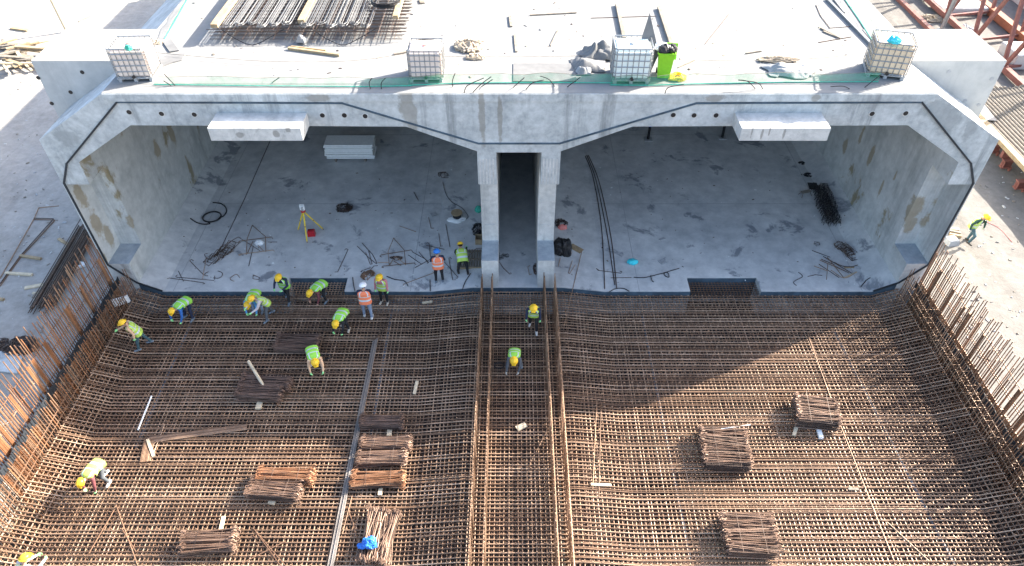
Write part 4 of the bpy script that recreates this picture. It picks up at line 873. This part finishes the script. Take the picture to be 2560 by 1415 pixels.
for k, (xx, lab) in enumerate(((-10.0,'black cable drooping from the front of the rebar rack at the left'),(-6.6,'black cable drooping from the front of the rebar rack at the right'))):
    m = MB(); m.tube(smooth_pts([Vector((xx-1.2, y0, RT+.5)), Vector((xx-.6, y0-.25, RT+.2)), Vector((xx, y0-.4, RT+.05)), Vector((xx+.6, y0-.25, RT+.25)), Vector((xx+1.2, y0, RT+.5))], 5), .016, 6); tag(m.build('cable', 'black'), lab, 'cable')
crumple('white cloth hanging over the front of the rebar rack', Vector((atd(768,88).x, y0-.15, RT+.05)), .5, .6, .6, 'cloth', 6.6, 'cloth_rag', 'cloth', 3, 12)
# ================= ground left of the tunnel
def atl(x, y, dz=0.0): return atz(x, y, GL+dz)
def atr(x, y, dz=0.0): return atz(x, y, GR+dz)
a, c = atl(212, 585, .1), atl(105, 772, .1); t = thing('rebar_stack', 'long stack of dark steel bars on the ground beside the left starter bars', 'bar stack', a.lerp(c, .5)); iv = Matrix.Translation(-t.location)
d = (c-a).normalized(); sd = Vector((-d.y, d.x, 0))
for i in range(40): o_ = sd*(-.45+.1*(i % 10)+rnd.uniform(-.03,.03))+Vector((0,0,.05*(i//10))); m = MB(); m.tube([a+o_-d*rnd.uniform(-.4,1.2), c+o_+d*rnd.uniform(-.3,.3)], .02, 5); m.build('stacked_bar', 'rebar_dark', t).matrix_basis = iv
F_ = lambda *p: Q(0, 470, 2.948, p)
rod('outer long bent bar lying on the ground at the left', F_((435,132),(285,146),(250,228),(0,665)), .022, 'rebar', atl, .03)
rod('inner long bent bar lying on the ground at the left', F_((255,232),(405,236),(150,512),(0,722)), .024, 'rebar', atl, .03)
rod('third bent bar doubled against the inner bent bar', F_((250,222),(395,226),(145,505),(0,705)), .022, 'rebar_dark', atl, .05)
GT = 'timbers on the left ground'
for lab, pq, w_, h_, mt in (('upper batten under the long bent bars', F_((150,505),(305,527)), .12, .09, 'wood'),('lower red-ended batten under the long bent bars', F_((45,632),(242,645)), .12, .09, 'wood_pale'),('batten left of the long dark bar stack', F_((435,378),(520,432)), .14, .07, 'wood'),('yellow batten near the foot of the dark bar stack', F_((185,742),(320,716)), .18, .06, 'wood_pale'),('batten crossing the foot of the dark bar stack', F_((245,780),(405,796)), .1, .08, 'wood_pale'),('short block under the batten at the dark bar stack', F_((255,815),(300,760)), .2, .08, 'wood_grey'),('small dark batten at the left photo edge', F_((0,822),(30,828)), .12, .08, 'wood'),('white pipe arm, upper of the pair at the starter bars', F_((490,545),(630,565)), .12, .1, 'white'),('white pipe arm, lower of the pair at the starter bars', F_((490,620),(630,572)), .12, .1, 'white'),('yellow plank lying beyond the left starter bars', F_((60,1310),(115,1215)), .2, .05, 'yellow')):
    planks(lab, *pq, w_, h_, mt, atl, 'timber' if 'pipe' not in lab else 'pipe', 'timber_piece' if 'pipe' not in lab else 'white_pipe', GT)
tangle('dark brown wire heap on the ground at the left', atl(55,868), .7, .5, .45, 30, 'rebar_dark', .016, seed=31)
tangle('small dark wire heap at the very left edge of the ground', atl(-2,865), .35, .4, .3, 14, 'rebar_dark', .016, seed=32)
flat_p = [atl(x, y, .02) for x, y in ((0,880),(60,885),(45,935),(0,930))]; m = MB(); m.add(flat_p+[p+Vector((0,0,.06)) for p in flat_p], [(3,2,1,0),(4,5,6,7)]+[(i,(i+1)%4,4+(i+1)%4,4+i) for i in range(4)]); tag(m.build('ground_slab', 'face'), 'flat pale concrete slab on the ground at the left edge', 'slab')
m = MB(); c_ = atz(303,752,.25); m.box(c_, (.62,.10,.34), .5); tag(m.build('white_plate', 'white'), 'white plate standing behind the inner left starter bars', 'plate')
# timber pile top left
for i in range(34):
    cx_, cy_ = rnd.uniform(-5, 92), rnd.uniform(106, 172); p = atl(cx_, cy_, rnd.uniform(.05,.5)); an = rnd.uniform(-.9, .9); lh = rnd.uniform(.5,1.3); dv = Vector((math.cos(an), math.sin(an), rnd.uniform(-.15,.15)))*lh
    m = MB(); m.beam(p-dv, p+dv, rnd.uniform(.1,.28), rnd.uniform(.05,.12)); tag(m.build('timber_offcut', rnd.choice(['wood','wood_pale','wood_grey','wood_grey'])), 'splintered timber offcut in the pile beyond the left end block', 'timber', 'timber offcuts in the pile beyond the left end block')
planks('long dark plank sticking out of the timber pile', (24,172), (112,140), .2, .1, 'wood_grey', atl)
planks('timber batten lying on the sunlit ground beyond the timber pile', (30,72), (72,78), .3, .12, 'wood', atl)
p = atl(168, 80); v2 = aty(125, -6, p.y); m = MB(); m.tube([p, v2+(v2-p)*.3], .10, 12); po = m.build('leaning_pole', 'wood_pale'); tag(po, 'tall pale pole standing beyond the left end block', 'pole')
planks('thin dark stick on the shaded ground beyond the left end block', (197,55), (232,40), .06, .06, 'wood_grey', atl)
for k, (px, w_) in enumerate((((0,330),.5),((30,290),.4))): pass
# ================= ground right of the tunnel
planks('upper batten under the striding worker', (2372,574), (2396,576), .14, .10, 'wood_pale', atr); planks('middle batten under the striding worker', (2372,580), (2400,586), .12, .12, 'wood_grey', atr); planks('lower batten under the striding worker', (2372,588), (2402,594), .12, .12, 'wood', atr)
m = MB(); m.box(atr(2379,602,.14), (.55,.5,.26), .15, 0, .8); tag(m.build('stone_block', 'grey'), 'grey trapezoid block at the end of the right starter bars', 'block')
rod('thin red and white tape lying on the ground right of the worker', [(2448,545),(2470,556),(2500,572),(2530,604)], .014, 'pinkcap', atr, .02, 'tape', 'barrier_tape', True)
# ribbed deck of tubes beside the tunnel
zc = GR+1.1; xL, xR = atz(2452,305,zc).x, 33.5; yF, yB = 1.0, atz(2500,212,zc).y
t = thing('tube_deck', 'platform of parallel grey tubes beside the right end block', 'platform', ((xL+xR)/2, (yF+yB)/2, GR)); iv = Matrix.Translation(-t.location)
m = MB(); m.tube([(0,yF,0), (0,(yF+yB)/2,.01), (0,yB,0)], .085, 8); tm = m.mesh('deck_tube', 'deck_tube_mat' if 'deck_tube_mat' in M else 'wood_grey')
nT = int((xR-xL-.5)/.235)
for i in range(nT): link('deck_tube', tm, t, iv @ T4((xL+.5+.235*i, rnd.uniform(-.25,.1), zc-.08), 0))
m = MB(); m.box((xL+.15, (yF+yB)/2-.8, zc-.02), (.34, yB-yF, .22)); m.build('edge_timber', 'wood', t).matrix_basis = iv
for k in range(3): m = MB(); m.box(((xL+xR)/2, yF+1.2+3.4*k, zc-.36), (xR-xL, .2, .36)); m.build('cross_beam', 'red', t).matrix_basis = iv
BK = 'red steel brackets under the tube platform'
for q, lab in (((2488,372),'red steel bracket nearest the right shoulder of the tunnel'),((2517,410),'red steel bracket in the middle under the tube platform'),((2552,462),'red steel bracket at the right photo edge')):
    p = atz(*q, GR+.35); m = MB(); m.box(p+Vector((0,0,.22)), (.55,.28,.06)); m.box(p+Vector((0,0,-.16)), (.55,.28,.06)); m.box(p+Vector((0,0,.03)), (.5,.06,.36)); m.box(p+Vector((-.2,0,.03)), (.05,.26,.34)); m.box(p+Vector((.2,-.1,-.25)), (.1,.1,.2)); tag(m.build('steel_bracket', 'red'), lab, 'bracket', BK)
m = MB(); Pp = [atz(x, y, zc+.05) for x, y in ((2442,300),(2492,303),(2460,262),(2455,268))]; m.add(Pp+[p+Vector((0,0,.04)) for p in Pp], [(0,1,2,3),(7,6,5,4)]+[(i,i+4,(i+1)%4+4,(i+1)%4) for i in range(4)]); tag(m.build('sheet_plate', 'steel_grey'), 'blue grey sheet lying on the tube platform beside the end block', 'sheet')
# red lattice gantry girder
zb = GR+.3; N1, N2 = atz(2440,100,zb), atz(2500,168,zb); xg = (N1.x+N2.x)/2; step = N1.y-N2.y
t = thing('lattice_girder', 'red steel lattice girder standing at the top right beyond the end block', 'girder', (xg, N1.y, GR)); iv = Matrix.Translation(-t.location)
def gm(nm, a, b, w_, mt='red'): m = MB(); m.beam(a, b, w_, w_); m.build(nm, mt, t).matrix_basis = iv
HT = 5.2
for k in range(-1, 6):
    yy = N2.y+step*k; lo = Vector((xg, yy, zb)); hi = Vector((xg+.2, yy+step*.5, zb+HT)); hj = Vector((xg+.2, yy-step*.5, zb+HT)); gm('diagonal', lo, hi, .2); gm('diagonal', lo, hj, .2)
    gm('cross_strut', lo, Vector((xg+3.6, yy+.8, zb)), .16)
    lo2 = Vector((xg+3.6, yy+.8, zb)); gm('diagonal', lo2, hi+Vector((3.2,0,0)), .18)
gm('bottom_chord', Vector((xg, N2.y-step*1.3, zb)), Vector((xg, N2.y+step*6, zb)), .34); gm('bottom_chord', Vector((xg+3.6, N2.y-step, zb)), Vector((xg+3.6, N2.y+step*6, zb)), .5, 'orange_paint'); gm('top_chord', Vector((xg+.2, N2.y-step*1.5, zb+HT)), Vector((xg+.2, N2.y+step*6, zb+HT)), .3); gm('rail', Vector((xg-1.9, N2.y-.5, GR+.1)), Vector((xg-1.9, N2.y+step*6, GR+.1)), .3)
p = atr(2352, 78); v2 = aty(2390, -6, p.y); m = MB(); m.tube([p, v2+(v2-p)*.3], .14, 12); m.lathe([(.3,0),(.3,.1),(.15,.16)], p, 14); tag(m.build('steel_post', 'silver'), 'thick grey post standing beyond the right end block', 'post')
for (x, y, sx, sy, sz, lab) in ((xg+2.2, N2.y+1.2, 3.0, 2.0, 1.0, 'long concrete beam lying behind the lattice girder, nearest'),(xg+1.7, N2.y+9.5, 3.4, 1.6, .5, 'low concrete beam between the girder rails'),(xg+8, N2.y+6, 3.0, 14, 1.3, 'long pale concrete beam at the top right corner')):
    bm = bmesh.new(); bmesh.ops.create_cube(bm, size=1.0)
    for v in bm.verts: v.co = Vector((v.co.x*sx, v.co.y*sy, v.co.z*sz))
    bmesh.ops.bevel(bm, geom=bm.edges[:], offset=.06, segments=1, affect='EDGES'); me = bpy.data.meshes.new('concrete_beam'); bm.to_mesh(me); bm.free(); me.materials.append(M['block']); o = link('concrete_beam', me); o.location = (x, y, GR+sz/2); tag(o, lab, 'concrete beam')
crumple('pale crumpled sheet on the ground behind the right end block', atr(2410,72,.02), 1.6, 1.0, .4, 'cloth', 4.4, 'cloth_sheet', 'cloth', 1.6, 14)
tangle('dry brown scrap heap beside the thick grey post', atr(2330,48), .8, .7, .3, 18, 'rope', .025, seed=33, cat='scrap', name='scrap_heap')

# small scraps nobody could count
def scraps(name, region, n, fn, mats, smin, smax, seed, dz=.0):
    g = random.Random(seed); m = MB()
    for i in range(n):
        x = g.uniform(region[0], region[2]); y = g.uniform(region[1], region[3]); p = fn(x, y, dz); s_ = g.uniform(smin, smax)
        q = Matrix.Rotation(g.uniform(0, 6.28), 3, 'Z') @ Matrix.Rotation(g.uniform(-.3, .3), 3, 'X')
        m.box(p+Vector((0, 0, s_*.12)), (s_*g.uniform(.6, 2.2), s_*g.uniform(.4, 1), s_*g.uniform(.2, .5)), q, g.randrange(len(mats)), g.uniform(.5, .95))
    o = m.build(name, mats); o['kind'] = 'stuff'; return o
scraps('deck_debris', (480, 5, 2130, 200), 130, atd, ['felt', 'wood_grey', 'rope', 'rebar_dark'], .03, .10, 51)
scraps('floor_debris_left', (420, 420, 1180, 720), 120, atf, ['grey', 'rebar_dark', 'white', 'wood_grey'], .02, .07, 52).name = 'floor_debris'
scraps('floor_debris', (1400, 380, 2150, 715), 120, atf, ['grey', 'rebar_dark', 'white', 'wood_grey'], .02, .07, 53)
scraps('ground_stones', (0, 110, 170, 900), 150, atl, ['wood_grey', 'grey', 'wood_grey', 'block'], .03, .10, 54)
scraps('ground_stones', (2380, 420, 2560, 900), 150, atr, ['felt', 'grey', 'wood_grey', 'block'], .03, .11, 55)
# ================= people
def pm(name, c, r=0.8): 
    M[name] = plain(name, c, r, 0.10, 6)
for nm, c in dict(skin=(0.42,0.25,0.17), navy=(0.02,0.028,0.06), blackcloth=(0.02,0.021,0.024), bluecloth=(0.03,0.12,0.36), skyblue=(0.10,0.30,0.55), beige=(0.58,0.38,0.24), pinkcloth=(0.50,0.20,0.22), paleshirt=(0.50,0.44,0.44), greycloth=(0.09,0.10,0.11), jeans=(0.22,0.27,0.36), darkgreen=(0.02,0.055,0.045), teal=(0.05,0.10,0.12), maroon=(0.16,0.05,0.055), shoegrey=(0.14,0.17,0.20), shoetan=(0.42,0.37,0.30), shoewhite=(0.55,0.53,0.50), boot=(0.05,0.045,0.04), gloveneon=(0.30,0.72,0.28), glovegrey=(0.45,0.43,0.38), hair=(0.012,0.01,0.01), brown=(0.20,0.10,0.06)).items(): pm(nm, c)
M['vest_lime'] = plain('lime_vest', (0.29, 0.64, 0.08), 0.7, 0.10, 5)
M['vest_yellow'] = plain('yellow_green_vest', (0.42, 0.60, 0.11), 0.7, 0.10, 5)
M['vest_pale'] = plain('pale_yellow_vest', (0.54, 0.56, 0.23), 0.7, 0.08, 5)
M['vest_orange'] = plain('orange_vest', (0.80, 0.21, 0.10), 0.7, 0.08, 5)
M['reflect'] = plain('reflective_tape', (0.52, 0.58, 0.60), 0.35, 0.05)
M['hat_yellow'] = plain('yellow_hat', (0.82, 0.50, 0.03), 0.35, 0.05)
M['hat_white'] = plain('white_hat', (0.80, 0.80, 0.82), 0.35, 0.04)
M['hat_blue'] = plain('blue_hat', (0.04, 0.20, 0.60), 0.35, 0.05)
def cone_mesh(mb, a, b, ra, rb, n=10):
    a, b = Vector(a), Vector(b); d = b-a; Lg = max(d.length, 1e-4); q = d.to_track_quat('Z', 'Y').to_matrix() if d.length > 1e-5 else Matrix.Identity(3)
    prof = [(.02*ra, -ra)]+[(ra*math.cos(t), ra*math.sin(t)) for t in (-1.05, -.5, 0)]+[(rb*math.cos(t), Lg+rb*math.sin(t)) for t in (0, .5, 1.05)]+[(.02*rb, Lg+rb)]
    mb.lathe(prof, a, n, 0, q)
def pitchv(p, out=0, side=1):
    p, out = R(p), R(out); return Vector((side*math.sin(out), math.sin(p)*math.cos(out), -math.cos(p)*math.cos(out)))
def person(label, foot, rz, lean, legs, arms, look=0, vest='vest_lime', hat='hat_yellow', top='navy', pants='blackcloth', shoe='shoegrey', glove='gloveneon', sc=1.0, head_yaw=0, side_lean=0, group=None):
    C = []                                            # capsules: tag, a, b, ra, rb
    def cap(t, a, b, ra, rb=None): C.append((t, Vector(a), Vector(b), ra, rb if rb else ra))
    l1, l2 = R(lean*.72), R(lean)
    sv = Vector((math.sin(R(side_lean)), 0, 0))
    s1 = (Vector((0, math.sin(l1), math.cos(l1)))+sv).normalized(); s2 = (Vector((0, math.sin(l2), math.cos(l2)))+sv).normalized()
    X = Vector((1, 0, 0)); hip = Vector((0, 0, 0))
    waist = hip+s1*.20; chest = waist+s2*.20; neck0 = chest+s2*.13
    f2 = X.cross(s2)*-1; 
    for sx in (-1, 1):
        cap('pants', hip+X*sx*.075-s1*.02, hip+X*sx*.075+s1*.05, .105, .10)
        cap('top', hip+X*sx*.075+s1*.08, chest+X*sx*.085, .10, .112)
        cap('top', chest+X*sx*.05+s2*.05, chest+X*sx*.165+s2*.10, .085, .062)
    cap('pants', hip, hip+s1*.05, .115, .11); cap('top', hip+s1*.1, chest, .11, .118)
    nd = R(lean*.62+look*.5); ndv = (Vector((0, math.sin(nd), math.cos(nd)))+sv).normalized()
    cap('skin', neck0-s2*.02, neck0+ndv*.07, .058, .052)
    hd = R(lean*.45+look); hv = (Vector((0, math.sin(hd), math.cos(hd)))+sv*.5).normalized(); fv = X.cross(hv)*-1
    qy = Quaternion(hv, R(head_yaw)); fv = qy @ fv; hx = qy @ X
    hc = neck0+ndv*.09+hv*.08+fv*.02
    cap('hair', hc+hv*.03-fv*.03, hc+hv*.05-fv*.02, .088, .088); cap('skin', hc-hv*.02+fv*.012, hc+hv*.03+fv*.02, .080, .080)
    cap('skin', hc-hv*.075+fv*.045, hc-hv*.02+fv*.03, .045, .062); cap('skin', hc-hv*.005+fv*.095, hc-hv*.03+fv*.108, .011, .016)
    for sx in (-1, 1):
        cap('skin', hc+hx*sx*.084-hv*.02, hc+hx*sx*.086+hv*.02, .016, .018)
        cap('hair', hc+hx*sx*.032+hv*.012+fv*.089, hc+hx*sx*.034+hv*.012+fv*.091, .012)
    cap('brown', hc-hx*.022-hv*.058+fv*.088, hc+hx*.022-hv*.058+fv*.088, .010)
    feet = []
    for sx, (th, kn, out) in zip((-1, 1), legs):
        h = hip+X*sx*.095-Vector((0, 0, .03)); k = h+pitchv(th, out, sx)*.425; a = k+pitchv(th-kn, out*.5, sx)*.415
        cap('pants', h, k, .092, .062); cap('pants', k, a, .062, .046)
        fd = pitchv(th-kn, 0); ff = Vector((sx*.12, 1, 0)).normalized()
        if th-kn < -35: ff = Vector((sx*.05, .75, -.65)).normalized()
        cap('shoe', a-Vector((0, 0, .035))-ff*.05, a-Vector((0, 0, .048))+ff*.15, .050, .040); cap('shoe', a, a-Vector((0, 0, .03)), .052, .05)
        feet.append(a-Vector((0, 0, .088)))
    for sx, (p1, o1, p2, o2) in zip((-1, 1), arms):
        s = chest+X*sx*.19+s2*.09; e = s+pitchv(p1, o1, sx)*.285; wv = pitchv(p2, o2, sx); w_ = e+wv*.25
        cap('top', s, e, .064, .048); cap('top', e, w_, .048, .036)
        pv = wv.orthogonal().normalized(); pv = (X*-sx - wv*wv.dot(X*-sx)).normalized() if abs(wv.x) < .95 else pv
        lat = wv.cross(pv).normalized()
        cap('glove', w_, w_+wv*.075, .030, .034); cap('glove', w_+lat*.022+wv*.05, w_+lat*.026+wv*.07, .024); cap('glove', w_-lat*.022+wv*.05, w_-lat*.026+wv*.07, .024)
        for i, ln in enumerate((.062, .075, .07, .052)):
            b0 = w_+wv*.08+lat*(.030-.0205*i); b1 = b0+(wv*.8+pv*.35).normalized()*ln*.55; b2 = b1+(wv*.35+pv*.9).normalized()*ln*.5
            cap('glove', b0, b1, .0115, .0105); cap('glove', b1, b2, .0105, .0095)
        t0 = w_+wv*.03+lat*.03; t1 = t0+(lat*.7+wv*.6+pv*.4).normalized()*.042; cap('glove', t0, t1, .014, .012); cap('glove', t1, t1+(wv*.8+pv*.5).normalized()*.03, .012, .010)
    low = min(f.z for f in feet); mid = (feet[0]+feet[1])/2; sup = [f for f in feet if f.z < low+.05]; mid = sum(sup, Vector())/len(sup)
    off = Vector((-mid.x, -mid.y, -low))
    mb = MB()
    for t, a, b, ra, rb in C: cone_mesh(mb, a+off, b+off, ra, rb)
    me = mb.mesh('person_raw', 'skin'); tmp = bpy.data.objects.new('person_raw', me); COL.objects.link(tmp)
    md = tmp.modifiers.new('r', 'REMESH'); md.mode = 'VOXEL'; md.voxel_size = 0.0115
    sm = tmp.modifiers.new('s', 'SMOOTH'); sm.factor = .5; sm.iterations = 2
    dg = bpy.context.evaluated_depsgraph_get(); body = bpy.data.meshes.new_from_object(tmp.evaluated_get(dg)); bpy.data.objects.remove(tmp)
    body.name = 'person_body'; body.materials.clear()
    tags = ['skin', 'top', 'pants', 'shoe', 'glove', 'hair', 'brown']; real = dict(top=top, pants=pants, shoe=shoe, glove=glove)
    for t in tags: body.materials.append(M[real.get(t, t)])
    n = len(body.polygons); cen = np.empty(n*3, np.float32); body.polygons.foreach_get('center', cen); cen = cen.reshape(-1, 3)
    best = np.full(n, 1e9); idx = np.zeros(n, int)
    for t, a, b, ra, rb in C:
        a_, b_ = np.array(a+off), np.array(b+off); d = b_-a_; L2 = max(d @ d, 1e-9); u = np.clip(((cen-a_) @ d)/L2, 0, 1)
        ds = np.linalg.norm(cen-(a_+u[:, None]*d), axis=1)-(ra+(rb-ra)*u); m_ = ds < best; best[m_] = ds[m_]; idx[m_] = tags.index(t)
    body.polygons.foreach_set('material_index', idx.astype(np.int32)); body.polygons.foreach_set('use_smooth', [True]*n)
    o = link('person', body); o.location = Vector(foot); o.rotation_euler = (0, 0, R(rz)); o.scale = (sc*1.10, sc*1.08, sc*.94)
    tag(o, label, 'person', group)
    # vest: a close shell round the torso with reflective bands
    vb = MB(); K, NA = 22, 28; vs = []
    def spine(t):
        Lh = [(hip-s1*.09, s1), (waist, s1), (chest, s2), (neck0, s2)]; q = t*3; i = min(2, int(q)); f = q-i
        return Lh[i][0].lerp(Lh[i+1][0], f), Lh[i][1].lerp(Lh[i+1][1], f).normalized()
    for k in range(K+1):
        t = k/K; p, ax = spine(t); fw = X.cross(ax)*-1
        rx = float(np.interp(t, [0, .12, .35, .66, .84, .95, 1], [.225, .218, .212, .232, .222, .16, .10])); ry = float(np.interp(t, [0, .35, .66, .84, .95, 1], [.158, .143, .15, .135, .105, .082]))
        for j in range(NA):
            a = 2*math.pi*j/NA; sg = lambda v: math.copysign(abs(v)**.8, v)
            rip = 1+.018*math.sin(a*7+k*.8)*(1-t)
            vs.append(p+X*sg(math.cos(a))*rx*rip+fw*sg(math.sin(a))*ry*rip+off)
    fs, ms = [], []
    for k in range(K):
        t = (k+.5)/K
        for j in range(NA):
            a = 2*math.pi*(j+.5)/NA
            if t > .60 and t < .86 and abs(math.cos(a)) > .93: continue          # arm holes
            if t > .62 and math.sin(a) > .93: continue                            # V neck
            fs.append((k*NA+j, k*NA+(j+1) % NA, (k+1)*NA+(j+1) % NA, (k+1)*NA+j))
            ms.append(1 if (.20 < t < .27 or .44 < t < .51 or (t > .44 and .50 < abs(math.cos(a)) < .68)) else 0)
    vb.v = [tuple(v) for v in vs]; vb.f = fs; vb.m = ms
    vb.build('safety_vest', [vest, 'reflect'], o, True)
    hm = MB(); rot = Matrix((hx, fv, hv)).transposed(); top_c = hc+hv*.055+off
    prof = [(.152, -.012), (.150, 0), (.122, .006), (.121, .03), (.112, .062), (.088, .092), (.05, .112), (.004, .119)]
    hm.lathe(prof, top_c, 20, 0, rot @ Matrix.Diagonal((.93, 1.08, 1.0)))
    hm.box(top_c+rot @ Vector((0, .155, -.006)), (.15, .07, .010), rot)
    hm.tube([top_c+rot @ Vector((0, y, z)) for y, z in ((-.115, .05), (-.06, .108), (0, .122), (.06, .108), (.115, .05))], .012, 6)
    hm.build('hard_hat', hat, o, True)
    return o
ST = ((3, 4, 3), (3, 4, 3)); STEP = ((18, 8, 3), (-12, 8, 3))
BEND = ((16, 10, 8), (16, 10, 8)); BEND2 = ((30, 40, 8), (-6, 10, 6))
HANG = ((6, 8, 10, 4), (6, 8, 10, 4)); FWD = ((30, 8, 75, -18), (30, 8, 75, -18)); DOWN = ((20, 6, 12, -6), (20, 6, 12, -6)); DOWN2 = ((35, 4, 5, -12), (5, 10, 20, -5))
W = 'workers in safety vests'
person('person bent over on the sunlit mat at the far left, yellow helmet, white shoes', atm(272,1196), 165, 100, BEND2, DOWN, 5, 'vest_yellow', 'hat_yellow', 'maroon', 'greycloth', 'shoewhite', group=W)
person('person cut off by the bottom left corner of the photo, pale yellow vest', atm(92,1482), -25, 35, ST, FWD, 10, 'vest_pale', 'hat_yellow', 'paleshirt', 'greycloth', group=W)
person('person in beige sleeves walking beside the left inner starter bars', atm(364,866), 112, 24, STEP, ((-20, 12, 10, 5), (40, 10, 70, -5)), 12, 'vest_yellow', 'hat_yellow', 'beige', 'teal', 'shoegrey', group=W)
person('person with royal blue sleeves bent low near the left slab corner', atm(474,796), 156, 100, BEND, ((25, 15, 20, -10), (45, 10, 10, -10)), 5, 'vest_lime', 'hat_yellow', 'bluecloth', 'navy', 'shoegrey', group=W)
person('person in sky blue jacket bent over beside a colleague in grey trousers', atm(646,778), 174, 102, BEND, DOWN, 5, 'vest_lime', 'hat_yellow', 'skyblue', 'jeans', 'shoegrey', group=W)
person('person in grey trousers and pale sleeves leaning over a colleague in blue', atm(676,792), 138, 40, STEP, ((35, 8, 70, -10), (35, 8, 70, -10)), 15, 'vest_yellow', 'hat_yellow', 'paleshirt', 'greycloth', 'shoegrey', group=W)
person('person standing at the left slab notch with both green gloves raised', atm(722,749), 170, 14, STEP, ((20, 14, 70, -30), (20, 14, 85, -20)), 22, 'vest_lime', 'hat_yellow', 'navy', 'blackcloth', 'shoegrey', group=W)
person('person in black with brown sleeves bent over in front of the left slab notch', atm(815,747), 152, 100, BEND2, ((10, 8, 20, -8), (10, 8, 20, -8)), 0, 'vest_lime', 'hat_yellow', 'maroon', 'blackcloth', 'shoegrey', 'skin', group=W)
person('person crouched over between the notch and the dark tie bar bundle, black trousers', atm(866,818), 170, 100, BEND2, DOWN2, 0, 'vest_lime', 'hat_yellow', 'blackcloth', 'blackcloth', 'shoetan', group=W)
person('person in beige trousers stooping over beside the dark tie bar bundle', atm(792,914), -158, 98, ((24, 22, 8), (-4, 12, 6)), ((30, 5, 35, -10), (10, 10, 20, 0)), 5, 'vest_lime', 'hat_yellow', 'beige', 'beige', 'shoetan', group=W)
person('person in white helmet and orange vest seen from behind on the mat', atm(921,793), 4, 6, ((6, 4, 4), (-4, 6, 4)), ((18, 12, 60, -22), (18, 12, 60, -22)), 12, 'vest_orange', 'hat_white', 'navy', 'jeans', 'shoewhite', 'skin', 1.06, group=W)
person('person with pink sleeves and beard standing at the slab edge facing the camera', atm(962,757), 168, 6, ST, HANG, 14, 'vest_yellow', 'hat_yellow', 'pinkcloth', 'blackcloth', 'shoetan', group=W)
person('person in blue helmet and orange vest standing on the tunnel floor', atf(1099,704), 8, 4, ST, ((16, 12, 55, -24), (16, 12, 55, -24)), 12, 'vest_orange', 'hat_blue', 'navy', 'blackcloth', 'shoegrey', 'skin', 1.03, group=W)
person('person bent over the wooden pallet seen from behind', atf(1158,684), 10, 80, ((16, 10, 8), (10, 12, 8)), ((30, 6, 30, -6), (50, 6, 60, 10)), 10, 'vest_yellow', 'hat_yellow', 'blackcloth', 'blackcloth', 'boot', group=W)
person('person walking toward the camera between the central starter rows', atm(1333,821), 176, 22, STEP, HANG, 22, 'vest_yellow', 'hat_yellow', 'navy', 'blackcloth', 'shoewhite', group=W)
person('person squatting on the narrow corridor mat with head down', atm(1268,912), 178, 74, ((105, 120, 14), (95, 118, 14)), ((30, 6, 30, -14), (30, 6, 30, 8)), 10, 'vest_lime', 'hat_yellow', 'greycloth', 'greycloth', 'shoegrey', 'glovegrey', group=W)
person('person in dark green sleeves striding over timbers on the ground right of the tunnel', atz(2417,600,GR), -152, 22, ((5, 12, 4), (52, 62, 14)), ((12, 20, 8, 4), (-25, 20, 10, 10)), 14, 'vest_yellow', 'hat_yellow', 'darkgreen', 'teal', 'boot', 'glovegrey', 1.04, group=W)
